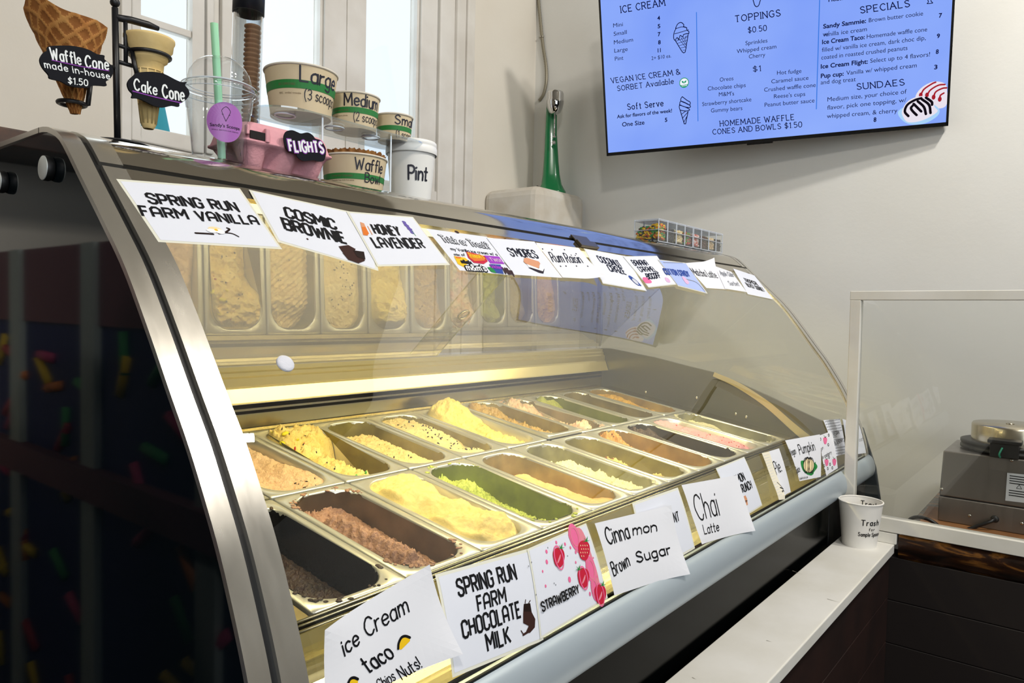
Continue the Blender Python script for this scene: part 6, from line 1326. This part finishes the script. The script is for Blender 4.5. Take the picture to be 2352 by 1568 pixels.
b = MB(); b.lathe([(rl * .80, .030), (rl * .80, .075), (rl * .78, .080), (0, .084)], lc, 64); b.ball(lc + Vector((-.02, .01, .084)), (.011, .011, .004)); b.build('lid', mat('satin_steel_lid', '#c2baa8', .24, 1.0), wi)
hy = on_x(2308, 1020, XI).y; b = MB()
b.box((lc.x - rl - .012, hy - .034, zt + .001), (lc.x - rl * .74, hy + .034, zt + .048)); b.box((lc.x - rl - .018, hy - .040, zt + .04), (lc.x - rl * .74, hy + .040, zt + .050)); b.build('hinge_bracket', M_BLACK, wi, bevel=.002)
b = MB(); g0 = Vector((lc.x - rl - .014, hy, zt)); b.tube(spline([g0 + Vector((-.004, .004, .030)), g0 + Vector((-.010, .010, .012)), g0 + Vector((-.004, .008, .002))], 5), .0025, 6); b.build('earth_wire', mat('green_wire', '#1f8a6a', .4), wi)
for u, v, x_ in ((2163, 1123, XI), (2324, 1057, XI), (2227, 1184, XI - .001), (2347, 1202, XI - .001)):
    c_ = on_x(u, v, x_); b = MB(); R_ = Matrix.Rotation(radians(-90), 4, 'Y'); b.lathe([(0, .002), (.0035, .0015), (.0045, 0), (.0045, -.002)], c_, 14, 0, R_); b.build('screw', M_STEEL, wi)
# rating plate
a = Art(); XL = XI + .0005
def lp_(cx, cy): q_ = on_x(2060 + cx * .20405, 940 + cy * .20405, XL); return Vector((q_.y, q_.z, 0))
TLc, BLc = lp_(1242, 712), lp_(1220, 1025); w_ = -.11
a.poly([TLc, TLc + Vector((w_, .004, 0)), BLc + Vector((w_, .004, 0)), BLc], 0, 1)
for i in range(9):
    if i in (4, 5): continue
    y_ = TLc.y - .006 - i * .0068; a.rect(TLc.x - .006, y_, TLc.x + w_ + .006, y_ - .0025, 1, 2)
a.line([(TLc.x - .035, TLc.y - .040), (TLc.x - .029, TLc.y - .029), (TLc.x - .023, TLc.y - .040)], .0012, 1, 2, True)
b = MB(); a.lay(b, lambda x, y, h: Vector((XL - h, x, y))); b.build('rating_plate', [mat('pale_rating_plate', '#c9cdd2', .4), PRINT], wi, fix=False)
# power cord: leaves the back face, lies along the board and loops past the frame
gp = on_x(2285, 1192, XI - .002); 
b = MB(); b.lathe([(0, .004), (.008, .004), (.010, .0), (.010, -.003), (0, -.003)], gp, 18, 0, Matrix.Rotation(radians(-90), 4, 'Y')); b.build('cord_grommet', M_BLACK, wi)
e1 = on_x(2225, 1213, XI - .035); e1.z = max(e1.z, ZB + .006)
XC = XI - .07
b = MB(); b.tube(spline([gp, gp + Vector((-.014, .010, -.006)), on_x(2222, 1216, XI - .03), on_x(2195, 1230, XI - .06)] + [on_x(u, v, XC) for u, v in ((2165, 1215), (2146, 1200), (2128, 1191), (2108, 1187), (2092, 1191), (2082, 1202))], 6), .0052, 10); b.build('power_cord', mat('black_cord', '#0d0d0e', .35), wi)
# trash cup
tc0 = on_z(1985, 1257, ZS); tc0 = Vector((tc0.x + .02, tc0.y + .018, ZS))
rt_, rb_, ht_ = .0565, .0445, .124
o = thing('paper_cup', tc0, 'white paper cup marked Trash on the end of the white shelf', 'cup'); az = face_az(tc0)
b = MB(); b.lathe([(rb_, 0), (rb_ + .0003, .006), (rt_, ht_)], tc0, 64, 0); b.lathe([(rb_ - .001, .007), (rt_ - .001, ht_ - .0005)], tc0, 64, 0); b.lathe([(0, .007), (rb_ - .001, .007)], tc0, 64, 0)
def cupf(x, y, h): r = rb_ + (rt_ - rb_) * y / ht_ + .0004 + h; an = az + x / .05; return tc0 + Vector((r * cos(an), r * sin(an), y))
def cupi(x, y, h): r = rb_ + (rt_ - rb_) * y / ht_ - .0016 - h; an = az + pi - x / .05; return tc0 + Vector((r * cos(an), r * sin(an), y))
a = Art(.003)
a.text('Trash', (.004, .068), (.052, .068), (0, .015), 1, .15, SK, 1, gap=.35, jit=.03, rnd=True); a.text('for', (.024, .053), (.040, .053), (0, .0075), 1, .18, SK, 1, gap=.4, jit=.03, rnd=True); a.text('Sample Spoons', (-.003, .037), (.066, .037), (0, .0105), 1, .15, SK, 1, gap=.3, jit=.03, rnd=True)
a.lay(b, cupf); a = Art(); a.text('Trash', (.000, .098), (.046, .098), (0, .014), 1, .14, SK, 1, gap=.35, jit=.03, rnd=True); a.lay(b, cupi)
b.build('cup_body', [mat('white_cup_board', '#e9e6df', .5), INK], o, fix=False)
b = MB(); b.tube([tc0 + Vector((rt_ * cos(t), rt_ * sin(t), ht_)) for t in [2 * pi * k / 56 for k in range(56)]], .0022, 8, closed=True); b.build('rolled_lip', mat('white_cup_board', '#e9e6df'), o)
